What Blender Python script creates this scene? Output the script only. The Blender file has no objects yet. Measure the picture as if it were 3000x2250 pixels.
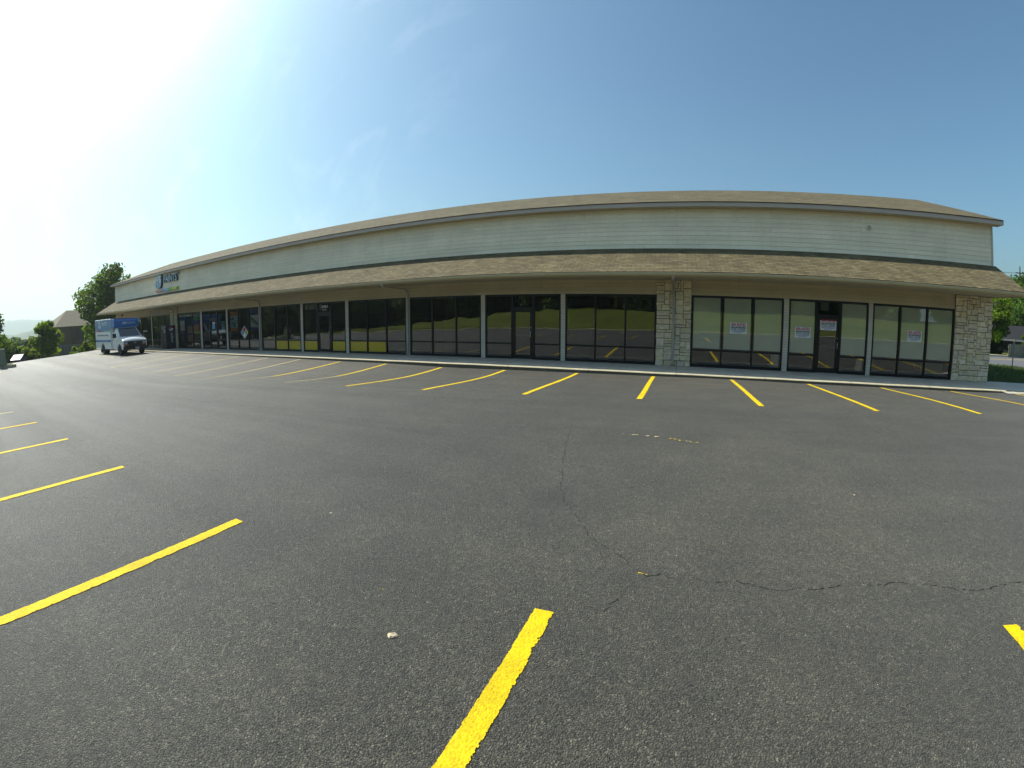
import bpy, bmesh, math, random
import numpy as np
from mathutils import Vector, Matrix
R = math.radians
random.seed(7)
sc = bpy.context.scene
col = sc.collection

# ------------------------------------------------------------------ camera
EYE = Vector((0.0, -17.713, 1.898))
F_, K3_, K5_ = 1309.049, 0.025748, 0.0211695
cd = bpy.data.cameras.new('camera')
cam = bpy.data.objects.new('camera', cd); col.objects.link(cam)
cd.type = 'PANO'; cd.panorama_type = 'FISHEYE_LENS_POLYNOMIAL'
cd.sensor_fit = 'HORIZONTAL'; cd.sensor_width = 36.0; cd.sensor_height = 27.0
th = np.linspace(0.0, 1.45, 300)
rmm = F_ * (th + K3_ * th**3 + K5_ * th**5) * 0.012
A = np.stack([rmm, rmm**2, rmm**3, rmm**4], 1)
kk = np.linalg.lstsq(A, -th, rcond=None)[0]
cd.fisheye_polynomial_k0 = 0.0
cd.fisheye_polynomial_k1, cd.fisheye_polynomial_k2, cd.fisheye_polynomial_k3, cd.fisheye_polynomial_k4 = [float(k) for k in kk]
cd.fisheye_fov = R(175)
cd.shift_x = (1500 - 1457.367) / 3000
cd.shift_y = -(1125 - 1089.667) / 2250   # panoramic shift_y is measured in image heights
cd.clip_start = 0.05; cd.clip_end = 6000
cam.location = EYE
yaw, pitch, roll = R(-22.962), R(-7.381), R(-0.169)
fw = Vector((math.sin(yaw)*math.cos(pitch), math.cos(yaw)*math.cos(pitch), math.sin(pitch)))
rt = Vector((math.cos(yaw), -math.sin(yaw), 0)); up = rt.cross(fw)
r2 = math.cos(roll)*rt + math.sin(roll)*up; u2 = -math.sin(roll)*rt + math.cos(roll)*up
cam.matrix_world = Matrix.Translation(EYE) @ Matrix((r2, u2, -fw)).transposed().to_4x4()
sc.camera = cam

# ------------------------------------------------------------------ light
SUN_AZ, SUN_EL = R(-87.6), R(46.0)     # azimuth clockwise from +Y
sdir = Vector((math.sin(SUN_AZ)*math.cos(SUN_EL), math.cos(SUN_AZ)*math.cos(SUN_EL), math.sin(SUN_EL)))
world = bpy.data.worlds.new('World'); sc.world = world; world.use_nodes = True
nt = world.node_tree; bg = nt.nodes['Background']
sky = nt.nodes.new('ShaderNodeTexSky'); sky.sky_type = 'NISHITA'; sky.sun_disc = False
sky.sun_elevation = SUN_EL; sky.sun_rotation = SUN_AZ
sky.altitude = 200; sky.air_density = 1.2; sky.dust_density = 3.6; sky.ozone_density = 2.2
def wn(t, **k):
    nd = nt.nodes.new('ShaderNode'+t)
    for a, v in k.items(): setattr(nd, a, v)
    return nd
tint = wn('Mix', data_type='RGBA', blend_type='MULTIPLY'); tint.inputs[0].default_value = 1.0; tint.inputs[7].default_value = (.68, .95, 1.0, 1)
nt.links.new(sky.outputs[0], tint.inputs[6])
# thin cirrus streaks: noise on the sky direction, stretched along the wind
tc = wn('TexCoord'); mp = wn('Mapping'); mp.inputs['Rotation'].default_value = (R(20), R(35), R(25)); mp.inputs['Scale'].default_value = (2.2, 9.0, 5.0)
nt.links.new(tc.outputs['Generated'], mp.inputs['Vector'])
cn = wn('TexNoise'); cn.inputs['Scale'].default_value = 1.6; cn.inputs['Detail'].default_value = 7; cn.inputs['Roughness'].default_value = .62; cn.inputs['Distortion'].default_value = .5
nt.links.new(mp.outputs[0], cn.inputs['Vector'])
cr = wn('ValToRGB'); cr.color_ramp.elements[0].position = .52; cr.color_ramp.elements[0].color = (0,0,0,1); cr.color_ramp.elements[1].position = .85; cr.color_ramp.elements[1].color = (1,1,1,1)
nt.links.new(cn.outputs[0], cr.inputs[0])
dt = wn('VectorMath', operation='DOT_PRODUCT'); dt.inputs[1].default_value = (-.82, .40, .42); nt.links.new(tc.outputs['Generated'], dt.inputs[0])
mr = wn('MapRange'); mr.inputs[1].default_value = .78; mr.inputs[2].default_value = .98; mr.inputs[3].default_value = 0; mr.inputs[4].default_value = .16; nt.links.new(dt.outputs['Value'], mr.inputs[0])
mm = wn('Math', operation='MULTIPLY'); nt.links.new(cr.outputs[0], mm.inputs[0]); nt.links.new(mr.outputs[0], mm.inputs[1])
cm = wn('Mix', data_type='RGBA'); nt.links.new(mm.outputs[0], cm.inputs[0]); nt.links.new(tint.outputs[2], cm.inputs[6]); cm.inputs[7].default_value = (12, 12.3, 12.4, 1)
nt.links.new(cm.outputs[2], bg.inputs[0]); bg.inputs[1].default_value = 0.098
sl = bpy.data.lights.new('sun', 'SUN'); so = bpy.data.objects.new('sun', sl); col.objects.link(so)
sl.energy = 4.8; sl.angle = R(0.53); sl.color = (1.0, 0.95, 0.86)
so.rotation_euler = (-sdir).to_track_quat('-Z', 'Y').to_euler(); so.location = sdir * 60
vs = sc.view_settings; vs.view_transform = 'Standard'; vs.look = 'None'; vs.gamma = 1.0; vs.exposure = 0.55
sc.cycles.use_denoising = True
sc.cycles.volume_bounces = 0; sc.cycles.max_bounces = 8; sc.cycles.transparent_max_bounces = 12

# ------------------------------------------------------------------ helpers
def tag(o, label=None, cat=None, group=None, kind=None):
    if label: o['label'] = label
    if cat: o['category'] = cat
    if group: o['group'] = group
    if kind: o['kind'] = kind
    return o
def empty(name, loc=(0,0,0), rz=0.0, label=None, cat=None, group=None):
    o = bpy.data.objects.new(name, None); col.objects.link(o)
    o.location = loc; o.rotation_euler = (0,0,rz); o.empty_display_size = .3
    return tag(o, label, cat, group)
class MB:
    def __init__(s): s.v=[]; s.f=[]; s.uv=[]; s.mi=[]; s.tone=[]
    def face(s, pts, uv=None, mi=0, tone=1.0):
        n=len(s.v); s.v.extend([tuple(p) for p in pts]); s.f.append(tuple(range(n,n+len(pts))))
        s.uv.append(uv); s.mi.append(mi); s.tone.append(tone); return s
    def box(s, x0,x1,y0,y1,z0,z1, mi=0, tone=1.0, skip=''):
        P=[(x0,y0,z0),(x1,y0,z0),(x1,y1,z0),(x0,y1,z0),(x0,y0,z1),(x1,y0,z1),(x1,y1,z1),(x0,y1,z1)]
        n=len(s.v); s.v.extend(P)
        F={'b':(3,2,1,0),'t':(4,5,6,7),'f':(0,1,5,4),'r':(1,2,6,5),'k':(2,3,7,6),'l':(3,0,4,7)}
        for k,q in F.items():
            if k in skip: continue
            s.f.append(tuple(n+i for i in q))
            if k in 'fk': u=[(P[i][0],P[i][2]) for i in q]
            elif k in 'lr': u=[(P[i][1],P[i][2]) for i in q]
            else: u=[(P[i][0],P[i][1]) for i in q]
            s.uv.append(u); s.mi.append(mi); s.tone.append(tone)
        return s
    def ring(s, rings, closed=False, cap=False, mi=0, tone=1.0):
        n0=len(s.v); m=len(rings[0])
        for r in rings: s.v.extend([tuple(p) for p in r])
        k=len(rings)
        for i in range(k if closed else k-1):
            for j in range(m):
                a=n0+i*m+j; b=n0+i*m+(j+1)%m; c=n0+((i+1)%k)*m+(j+1)%m; d=n0+((i+1)%k)*m+j
                s.f.append((a,b,c,d)); s.uv.append(None); s.mi.append(mi); s.tone.append(tone)
        if cap:
            s.f.append(tuple(n0+j for j in reversed(range(m)))); s.f.append(tuple(n0+(k-1)*m+j for j in range(m)))
            s.uv+= [None,None]; s.mi+=[mi,mi]; s.tone+=[tone,tone]
        return s
    def tube(s, pts, rad, n=8, mi=0, tone=1.0):
        rings=[]; pts=[Vector(p) for p in pts]
        for i,p in enumerate(pts):
            d=(pts[min(i+1,len(pts)-1)]-pts[max(i-1,0)]).normalized()
            a=d.cross(Vector((0,0,1)) if abs(d.z)<.95 else Vector((1,0,0))).normalized(); b=d.cross(a)
            r=rad[i] if isinstance(rad,(list,tuple)) else rad
            rings.append([p+r*(math.cos(2*math.pi*j/n)*a+math.sin(2*math.pi*j/n)*b) for j in range(n)])
        return s.ring(rings,cap=True,mi=mi,tone=tone)
    def rtube(s, pts, hx, hy, mi=0):      # rectangular pipe along points, section hx (x) by hy
        rings=[]; pts=[Vector(p) for p in pts]
        for i,p in enumerate(pts):
            d=(pts[min(i+1,len(pts)-1)]-pts[max(i-1,0)]).normalized()
            a=Vector((1,0,0)); b=d.cross(a).normalized()
            rings.append([p+a*hx+b*hy,p-a*hx+b*hy,p-a*hx-b*hy,p+a*hx-b*hy])
        return s.ring(rings,cap=True,mi=mi)
    def lathe(s, prof, c, axis='z', n=16, mi=0):
        rings=[]
        for r,h in prof:
            ring=[]
            for j in range(n):
                a=2*math.pi*j/n; u,w=r*math.cos(a),r*math.sin(a)
                ring.append({'z':(c[0]+u,c[1]+w,c[2]+h),'y':(c[0]+u,c[1]+h,c[2]+w),'x':(c[0]+h,c[1]+u,c[2]+w)}[axis])
            rings.append(ring)
        return s.ring(rings,cap=True,mi=mi)
    def prism(s, poly, a0, a1, axis='y', mi=0):   # poly of (u,w): axis y -> (x,z); x -> (y,z); z -> (x,y)
        f={'y':lambda u,w,a:(u,a,w),'x':lambda u,w,a:(a,u,w),'z':lambda u,w,a:(u,w,a)}[axis]
        return s.ring([[f(u,w,a0) for u,w in poly],[f(u,w,a1) for u,w in poly]],cap=True,mi=mi)
    def build(s, name, mats, parent=None, smooth=False, bevel=0.0, fix=True):
        me=bpy.data.meshes.new(name); me.from_pydata(s.v,[],s.f)
        for m in (mats if isinstance(mats,(list,tuple)) else [mats]): me.materials.append(m)
        me.polygons.foreach_set('material_index',s.mi)
        if any(u is not None for u in s.uv):
            L=me.uv_layers.new(name='UVMap'); k=0; arr=[]
            for f,u in zip(s.f,s.uv): arr.extend([c for p in (u or [(0,0)]*len(f)) for c in p])
            L.data.foreach_set('uv',arr)
        if any(t!=1.0 for t in s.tone):
            ca=me.color_attributes.new('tone','FLOAT_COLOR','CORNER'); arr=[]
            for f,t in zip(s.f,s.tone):
                t=t if isinstance(t,(tuple,list)) else (t,t,t)
                arr.extend([t[0],t[1],t[2],1.0]*len(f))
            ca.data.foreach_set('color',arr)
        if fix:
            bm=bmesh.new(); bm.from_mesh(me); bmesh.ops.recalc_face_normals(bm,faces=bm.faces); bm.to_mesh(me); bm.free()
        if smooth: me.polygons.foreach_set('use_smooth',[True]*len(me.polygons))
        me.update()
        o=bpy.data.objects.new(name,me); col.objects.link(o)
        if parent: o.parent=parent
        if bevel:
            b=o.modifiers.new('bevel','BEVEL'); b.width=bevel; b.segments=2; b.limit_method='ANGLE'; b.angle_limit=R(40)
        return o

class NB:     # small node builder
    def __init__(s, name):
        s.m=bpy.data.materials.new(name); s.m.use_nodes=True; s.t=s.m.node_tree; s.t.nodes.clear()
        s.out=s.t.nodes.new('ShaderNodeOutputMaterial')
    def n(s, typ, _ins=None, **kw):
        nd=s.t.nodes.new('ShaderNode'+typ)
        for k,v in kw.items(): setattr(nd,k,v)
        for k,v in (_ins or {}).items(): s.set(nd,k,v)
        return nd
    def set(s, nd, k, v):
        sock=nd.inputs[k]
        if isinstance(v,bpy.types.NodeSocket): s.t.links.new(v,sock)
        elif isinstance(v,bpy.types.Node): s.t.links.new(v.outputs[0],sock)
        else: sock.default_value=v
    def noise(s, vec, scale, detail=4.0, rough=.55, dist=0.0):
        return s.n('TexNoise',{'Vector':vec,'Scale':scale,'Detail':detail,'Roughness':rough,'Distortion':dist}).outputs[0]
    def ramp(s, fac, stops, interp='LINEAR'):
        nd=s.n('ValToRGB',{'Fac':fac}); cr=nd.color_ramp; cr.interpolation=interp
        while len(cr.elements)<len(stops): cr.elements.new(.5)
        for e,(p,c) in zip(cr.elements,stops):
            e.position=p; e.color=(c if len(c)==4 else (*c,1)) if isinstance(c,(tuple,list)) else (c,c,c,1)
        return nd.outputs[0]
    def mix(s, fac, a, b, mode='MIX'):
        nd=s.n('Mix',data_type='RGBA',blend_type=mode)
        s.set(nd,0,fac)
        for i,v in ((6,a),(7,b)):
            if isinstance(v,tuple): v=(*v,1) if len(v)==3 else v
            s.set(nd,i,v)
        return nd.outputs[2]
    def math(s, op, a, b=0.0, clamp=False):
        nd=s.n('Math',operation=op,use_clamp=clamp); s.set(nd,0,a); s.set(nd,1,b); return nd.outputs[0]
    def bump(s, h, strength, dist=.01, normal=None):
        i={'Height':h,'Strength':strength,'Distance':dist}
        if normal is not None: i['Normal']=normal
        return s.n('Bump',i).outputs[0]
    def pos(s): return s.n('NewGeometry').outputs['Position']
    def obj(s): return s.n('TexCoord').outputs['Object']
    def uv(s): return s.n('TexCoord').outputs['UV']
    def tone(s): return s.n('VertexColor',layer_name='tone').outputs[0]
    def bsdf(s, color, rough=.6, normal=None, metal=0.0, spec=.5, **kw):
        i={'Base Color':color if not isinstance(color,tuple) else (*color[:3],1),'Roughness':rough,'Metallic':metal,'Specular IOR Level':spec}
        if normal is not None: i['Normal']=normal
        i.update(kw); nd=s.n('BsdfPrincipled',i); return nd.outputs[0]
    def done(s, sh): s.t.links.new(sh,s.out.inputs[0]); return s.m

def plain(name, c, rough=.55, metal=0.0, var=.12, scale=3.0, spec=.5):
    b=NB(name); p=b.obj()
    n1=b.noise(p,scale,5,.6); n2=b.noise(p,scale*14,3,.5)
    f=b.math('ADD',b.math('MULTIPLY',n1,.7),b.math('MULTIPLY',n2,.3))
    cc=b.ramp(f,[(.3,tuple(x*(1-var) for x in c)),(.7,tuple(min(1,x*(1+var)) for x in c))])
    return b.done(b.bsdf(cc,b.ramp(n2,[(.3,rough*.85),(.7,min(1,rough*1.15))]),None,metal,spec))
M={}
# asphalt
b=NB('asphalt'); p=b.pos()
vor=b.n('TexVoronoi',{'Vector':p,'Scale':95.0,'Randomness':1.0}); vor2=b.n('TexVoronoi',{'Vector':p,'Scale':190.0})
st=b.ramp(b.n('SeparateColor',{0:vor.outputs['Color']}).outputs[0],[(0,.5),(.6,.96),(.88,1.35),(.97,1.9),(1,3.0)])
big=b.noise(p,.16,5,.62,.3); mid=b.noise(p,1.1,5,.6); fine=b.noise(p,60,3,.65)
c=b.ramp(big,[(.3,(.0565,.0515,.0365)),(.48,(.072,.0655,.0460)),(.7,(.097,.086,.059))])
c=b.mix(1.0,c,b.ramp(mid,[(.3,.8),(.7,1.22)]),'MULTIPLY')
c=b.mix(.75,c,st,'MULTIPLY')
vb=b.n('TexVoronoi',{'Vector':p,'Scale':38.0}); c=b.mix(.55,c,b.ramp(b.n('SeparateColor',{0:vb.outputs['Color']}).outputs[1],[(0,.58),(.55,.95),(.9,1.3),(1,1.9)]),'MULTIPLY'); c=b.mix(1.0,c,b.ramp(fine,[(.32,.74),(.68,1.26)]),'MULTIPLY')
pits=b.noise(p,46,2.5,.6); c=b.mix(1.0,c,b.ramp(pits,[(.33,.3),(.42,1.0)]),'MULTIPLY')
vc=b.n('TexVoronoi',{'Vector':p,'Scale':80.0},feature='DISTANCE_TO_EDGE'); crev=b.ramp(vc.outputs['Distance'],[(0.0,.08),(.16,1.0)])
c=b.mix(.9,c,crev,'MULTIPLY')
# paving seams that run along the building, tyre-polished lanes
xyz=b.n('SeparateXYZ',{0:p})
lane=b.noise(b.n('CombineXYZ',{0:b.math('MULTIPLY',xyz.outputs[0],.035),1:b.math('MULTIPLY',xyz.outputs[1],.8),2:0.0}).outputs[0],1.0,6,.6)
c=b.mix(1.0,c,b.ramp(lane,[(.34,.86),(.5,1.0),(.66,1.13)]),'MULTIPLY')
painted_sheen=b.n('MapRange',{0:xyz.outputs[0],1:-4.0,2:-34.0,3:0.0,4:1.0}).outputs[0]
c=b.mix(b.math('MULTIPLY',painted_sheen,.6),c,(.115,.108,.088))  # sheen toward the sun painted in: asphalt colour grows paler to the left
dirt=b.ramp(b.noise(p,.55,4,.6),[(.58,0.0),(.75,1.0)])
c=b.mix(b.math('MULTIPLY',dirt,.25),c,(.068,.055,.035))
oil=b.ramp(b.noise(p,.42,4,.55,.6),[(.60,0.0),(.72,1.0)])
c=b.mix(b.math('MULTIPLY',oil,.22),c,(.018,.018,.017))
drip=b.n('TexVoronoi',{'Vector':p,'Scale':.37}); dm=b.ramp(b.math('ADD',drip.outputs['Distance'],b.math('MULTIPLY',b.noise(p,4,4,.6),.10)),[(.085,1.0),(.17,0.0)])
c=b.mix(b.math('MULTIPLY',dm,.5),c,(.016,.015,.014))
h=b.math('ADD',b.math('MULTIPLY',vor.outputs['Distance'],-1.0),b.math('MULTIPLY',vor2.outputs['Distance'],-.5))
h=b.math('ADD',h,b.math('MULTIPLY',fine,.7)); h=b.math('ADD',h,b.math('MULTIPLY',crev,.6))
M['asphalt']=b.done(b.bsdf(c,b.ramp(lane,[(.3,.68),(.7,.52)]),b.bump(h,1.0,.006),0,.46,**{'Sheen Weight':.10,'Sheen Roughness':.45,'Sheen Tint':(1,.98,.92,1)}))
# paint on asphalt
def paint(name, c1, c2, cover):
    b=NB(name); p=b.pos(); uv=b.n('SeparateXYZ',{0:b.uv()})
    vor=b.n('TexVoronoi',{'Vector':p,'Scale':80.0}); fine=b.noise(p,60,3,.65)
    n1=b.noise(p,5,5,.65); n2=b.noise(p,24,4,.7)
    cc=b.mix(b.ramp(n1,[(.35,0.0),(.7,1.0)]),c1,c2)
    cc=b.mix(1.0,cc,b.ramp(fine,[(.3,.72),(.6,1.08)]),'MULTIPLY')
    wear=b.noise(p,1.7,5,.65); cc=b.mix(1.0,cc,b.ramp(wear,[(.30,.82),(.55,1.0)]),'MULTIPLY')
    h=b.math('ADD',b.math('MULTIPLY',vor.outputs['Distance'],-1.0),b.math('MULTIPLY',fine,.7))
    d=b.math('ABSOLUTE',b.math('SUBTRACT',uv.outputs[0],.5))         # 0 centre .. .5 edge
    edge=b.math('SUBTRACT',.47,d)
    rag=b.n('MapRange',{0:uv.outputs[0],1:.35,2:.65,3:1.25,4:.45}).outputs[0]
    a=b.math('ADD',b.math('MULTIPLY',edge,7.0),b.math('MULTIPLY',rag,b.math('ADD',b.math('MULTIPLY',b.math('SUBTRACT',n2,.5),3.4),b.math('MULTIPLY',b.math('SUBTRACT',n1,.5),2.2))))
    hole=b.ramp(b.math('ADD',b.math('MULTIPLY',n2,.55),b.math('MULTIPLY',fine,.45)),[(cover,0.0),(cover+.06,1.0)])
    a=b.math('MULTIPLY',b.math('GREATER_THAN',a,.0),hole,True)
    sh=b.bsdf(cc,.75,b.bump(h,.6,.005),0,.25)
    tr=b.n('BsdfTransparent').outputs[0]
    mx=b.n('MixShader',{0:a,1:tr,2:sh}); return b.done(mx.outputs[0])
M['yellow_paint']=paint('yellow_paint',(.72,.515,.002),(.58,.40,.004),.31)
M['pale_paint']=paint('pale_paint',(.62,.52,.22),(.42,.36,.2),.40)
M['crack']=plain('crack',(.015,.014,.012),.95,0,.3,20)
def conc(name,c,scale=1.6,joint=None):
    b=NB(name); p=b.pos()
    n1=b.noise(p,scale,6,.6); n2=b.noise(p,40,4,.6); n3=b.noise(p,.5,3,.5)
    cc=b.ramp(n1,[(.25,tuple(x*.78 for x in c)),(.75,tuple(x*1.15 for x in c))])
    cc=b.mix(1.0,cc,b.ramp(n2,[(.3,.85),(.7,1.12)]),'MULTIPLY')
    if joint:
        w=b.n('SeparateXYZ',{0:p}); fr=b.math('FRACT',b.math('DIVIDE',w.outputs[0],joint))
        cc=b.mix(b.math('LESS_THAN',fr,.007),cc,tuple(x*.35 for x in c))
    return b.done(b.bsdf(cc,.85,b.bump(n2,.35,.004),0,.3))
M['sidewalk']=conc('sidewalk_concrete',(.52,.47,.40),1.6,2.44)
M['kerb']=conc('kerb_concrete',(.52,.46,.31),2.5,3.05); M['kerb_face']=conc('kerb_shaded_face',(.105,.095,.068),3.5,3.05)  # second concrete is darker: shade on the kerb front painted into its colour
M['apron']=conc('apron_concrete',(.42,.39,.31),2.0)
def shingles(name):
    b=NB(name); u=b.uv()
    br=b.n('TexBrick',{'Vector':u,'Color1':(.130,.109,.060,1),'Color2':(.086,.071,.039,1),'Mortar':(.035,.029,.02,1),'Scale':1.0,'Mortar Size':.008,'Mortar Smooth':.3,'Bias':-.1,'Brick Width':.33,'Row Height':.142})
    br.offset=.5; br.offset_frequency=2
    br2=b.n('TexBrick',{'Vector':u,'Color1':(1.15,1.15,1.15,1),'Color2':(.82,.82,.82,1),'Mortar':(1,1,1,1),'Scale':1.0,'Mortar Size':0.0,'Brick Width':.19,'Row Height':.142})
    br2.offset=.37
    n1=b.noise(u,.5,5,.6); n2=b.noise(u,90,2,.6); n3=b.noise(u,2.2,4,.6)
    cc=b.mix(1.0,br.outputs[0],br2.outputs[0],'MULTIPLY')
    cc=b.mix(1.0,cc,b.ramp(n1,[(.32,.86),(.52,1.0),(.72,1.2)]),'MULTIPLY')
    cc=b.mix(1.0,cc,b.ramp(n2,[(.3,.7),(.7,1.3)]),'MULTIPLY')
    cc=b.mix(1.0,cc,b.ramp(n3,[(.3,.85),(.7,1.2)]),'MULTIPLY')
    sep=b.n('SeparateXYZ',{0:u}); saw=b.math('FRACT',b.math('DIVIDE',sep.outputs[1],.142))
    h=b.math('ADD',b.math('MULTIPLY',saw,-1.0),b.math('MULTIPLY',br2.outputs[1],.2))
    cc=b.mix(1.0,cc,b.ramp(saw,[(0.0,.42),(.13,.62),(.22,1.0),(1.0,1.08)]),'MULTIPLY')  # row shadow painted into the colour along each course's lower edge
    nrm=b.bump(h,.8,.02); nrm=b.bump(n2,.3,.004,nrm)
    return b.done(b.bsdf(cc,.9,nrm,0,.2))
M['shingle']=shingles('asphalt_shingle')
def siding(name,c,bw,rh,mort=.004,var=.07):
    b=NB(name); u=b.uv()
    br=b.n('TexBrick',{'Vector':u,'Color1':(*[x*(1+var) for x in c],1),'Color2':(*[x*(1-var) for x in c],1),'Mortar':(*[x*.6 for x in c],1),'Scale':1.0,'Mortar Size':mort,'Mortar Smooth':.1,'Brick Width':bw,'Row Height':rh})
    br.offset=.36; br.offset_frequency=3
    n1=b.noise(u,.6,5,.6); n2=b.noise(u,9,4,.6)
    cc=b.mix(1.0,br.outputs[0],b.ramp(n1,[(.3,.88),(.7,1.08)]),'MULTIPLY')
    cc=b.mix(1.0,cc,b.ramp(n2,[(.3,.95),(.7,1.04)]),'MULTIPLY')
    w=b.n('SeparateXYZ',{0:u}); sk=b.noise(b.n('CombineXYZ',{0:b.math('MULTIPLY',w.outputs[0],3.2),1:b.math('MULTIPLY',w.outputs[1],.35),2:0.0}).outputs[0],1.0,6,.65)
    cc=b.mix(1.0,cc,b.ramp(sk,[(.28,.93),(.45,1.0),(.7,1.015)]),'MULTIPLY')
    return b.done(b.bsdf(cc,.6,b.bump(n2,.1,.004),0,.35))
M['siding']=siding('pale_siding',(.87,.765,.575),3.66,.1755,.0035,.045)
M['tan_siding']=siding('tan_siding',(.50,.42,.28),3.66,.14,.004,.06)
M['post_siding']=siding('post_siding',(.58,.53,.43),2.0,.1,.006,.06)
M['fascia']=plain('fascia_paint',(.47,.385,.32),.5,0,.06,2)
M['soffit']=plain('soffit_paint',(.42,.36,.24),.7,0,.08,2)
M['gutter']=plain('gutter_paint',(.46,.385,.225),.42,0,.1,1.5)
M['downspout']=plain('downspout_paint',(.36,.33,.28),.45,0,.12,4)
b=NB('limestone'); p=b.pos(); n1=b.noise(p,7,6,.65); n2=b.noise(p,45,3,.6)
cc=b.mix(1.0,b.tone(),b.ramp(n1,[(.28,.72),(.72,1.18)]),'MULTIPLY')
M['stone']=b.done(b.bsdf(cc,.88,b.bump(b.math('ADD',n1,b.math('MULTIPLY',n2,.4)),.7,.015),0,.25))
M['mortar']=plain('mortar',(.27,.22,.145),.95,0,.2,8)
M['frame']=plain('bronze_frame',(.008,.008,.010),.35,.3,.2,4)
M['door_frame']=plain('door_bronze',(.012,.011,.011),.35,.3,.2,4)
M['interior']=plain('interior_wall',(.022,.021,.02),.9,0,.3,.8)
def glass(name, ior, tint, wav=.0034):
    b=NB(name); p=b.obj()
    n=b.noise(p,.9,2,.4); nrm=b.bump(n,wav*20,.06)
    fr=b.n('Fresnel',{'IOR':ior}); gl=b.n('BsdfGlossy',{'Color':(.95,.97,.95,1),'Roughness':.004,'Normal':nrm})
    tr=b.n('BsdfTransparent',{'Color':(*tint,1)})
    return b.done(b.n('MixShader',{0:fr.outputs[0],1:tr.outputs[0],2:gl.outputs[0]}).outputs[0])
M['glass']=glass('storefront_glass',2.3,(.93,.95,.92))
b=NB('window_film'); p=b.obj(); n=b.noise(p,1.3,4,.5)
M['film']=b.done(b.bsdf(b.ramp(n,[(.3,(.295,.315,.215)),(.7,(.335,.35,.245))]),.8,None,0,.2,**{'Coat Weight':1.0,'Coat Roughness':.01,'Coat IOR':2.4}))
M['yellow_panel']=plain('yellow_panel',(.52,.37,.004),.25,0,.06,2,.8)
M['steel']=plain('brushed_steel',(.6,.6,.58),.3,1.0,.08,20)
M['white']=plain('white_paint',(.78,.79,.77),.35,0,.03,1)
M['offwhite']=plain('sign_white',(.72,.74,.74),.5,0,.03,2)
M['black']=plain('black_plastic',(.012,.012,.014),.45,0,.2,4)
M['rubber']=plain('tyre_rubber',(.016,.016,.017),.85,0,.25,9)
M['red']=plain('red_ink',(.50,.02,.03),.5,0,.05)
M['ink']=plain('dark_ink',(.012,.018,.02),.5,0,.05)
M['blueink']=plain('blue_ink',(.02,.05,.25),.5,0,.05)
M['navy']=plain('navy_side',(.035,.06,.12),.4,0,.08)
M['skyblue']=plain('sign_blue',(.13,.27,.36),.4,0,.06)
M['truckblue']=plain('truck_blue',(.03,.145,.42),.3,0,.05,1)
M['truckblue2']=plain('truck_side_blue',(.04,.19,.38),.3,0,.05,1)
M['truckwhite']=plain('truck_white',(.80,.81,.79),.25,0,.03,1)
M['salmon']=plain('salmon',(.62,.25,.18),.5); M['violet']=plain('violet',(.33,.2,.42),.5)
M['cyan']=plain('cyan',(.15,.40,.60),.5); M['green']=plain('green_ink',(.17,.42,.06),.5); M['lime']=plain('lime',(.55,.58,.05),.5)
M['orange']=plain('orange_ink',(.62,.17,.03),.5); M['purple']=plain('purple_ink',(.13,.10,.36),.5)
M['paleblue']=plain('pale_blue',(.45,.58,.66),.5); M['scrap']=plain('scrap_paper',(.42,.35,.23),.8)
M['paper']=plain('paper',(.74,.73,.70),.7)
M['amber']=plain('amber_lens',(.55,.12,.02),.3); M['lens']=plain('headlamp_lens',(.45,.47,.47),.12,0,.2,14)
b=NB('car_glass'); gl=b.bsdf((.012,.014,.018),.06,None,0,.9); M['carglass']=b.done(gl)
b=NB('side_glass'); gl=b.bsdf((.16,.2,.2),.08,None,0,.9); M['sideglass']=b.done(gl)
M['pepsi']=plain('machine_navy',(.011,.011,.028),.3,0,.12,2)
M['bark']=plain('bark',(.075,.058,.042),.95,0,.35,7)
b=NB('grey_fence_board'); n=b.noise(b.obj(),2.5,5,.6)
M['fence']=b.done(b.bsdf(b.mix(1.0,b.tone(),b.ramp(n,[(.3,(.14,.145,.15)),(.7,(.21,.21,.215))]),'MULTIPLY'),.85))
b=NB('weathered_board'); p=b.obj(); n=b.noise(p,3,5,.6); w=b.n('SeparateXYZ',{0:p}); fr=b.math('FRACT',b.math('MULTIPLY',w.outputs[1],6.9))
cc=b.ramp(n,[(.3,(.20,.19,.13)),(.7,(.34,.32,.22))]); cc=b.mix(b.math('LESS_THAN',fr,.1),cc,(.05,.045,.03))
M['wood_fence']=b.done(b.bsdf(cc,.85))
b=NB('weathered_plank'); n=b.noise(b.obj(),4,5,.6)
M['wood_board']=b.done(b.bsdf(b.mix(1.0,b.tone(),b.ramp(n,[(.3,(.17,.16,.11)),(.7,(.33,.31,.21))]),'MULTIPLY'),.85))
M['brownwall']=plain('brown_brick',(.105,.072,.052),.9,0,.25,5)
M['opening_shade']=plain('dark_opening_and_shade',(.012,.012,.013),.4,0,.2,2)
M['tanroof']=plain('tan_roof',(.125,.105,.062),.9,0,.15,3)
M['darkroof']=plain('dark_roof',(.006,.0065,.009),.95,0,.3,2.5)
M['greyTrim']=plain('grey_trim',(.22,.23,.25),.6)
M['galv']=plain('galvanised',(.16,.17,.19),.45,.5,.15,6)
M['binblue']=plain('bin_blue',(.018,.018,.07),.5); M['lid']=plain('bin_lid',(.24,.24,.20),.5,0,.08,3)
M['pedestal']=plain('pedestal_green',(.22,.23,.15),.7,0,.2,6)
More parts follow.
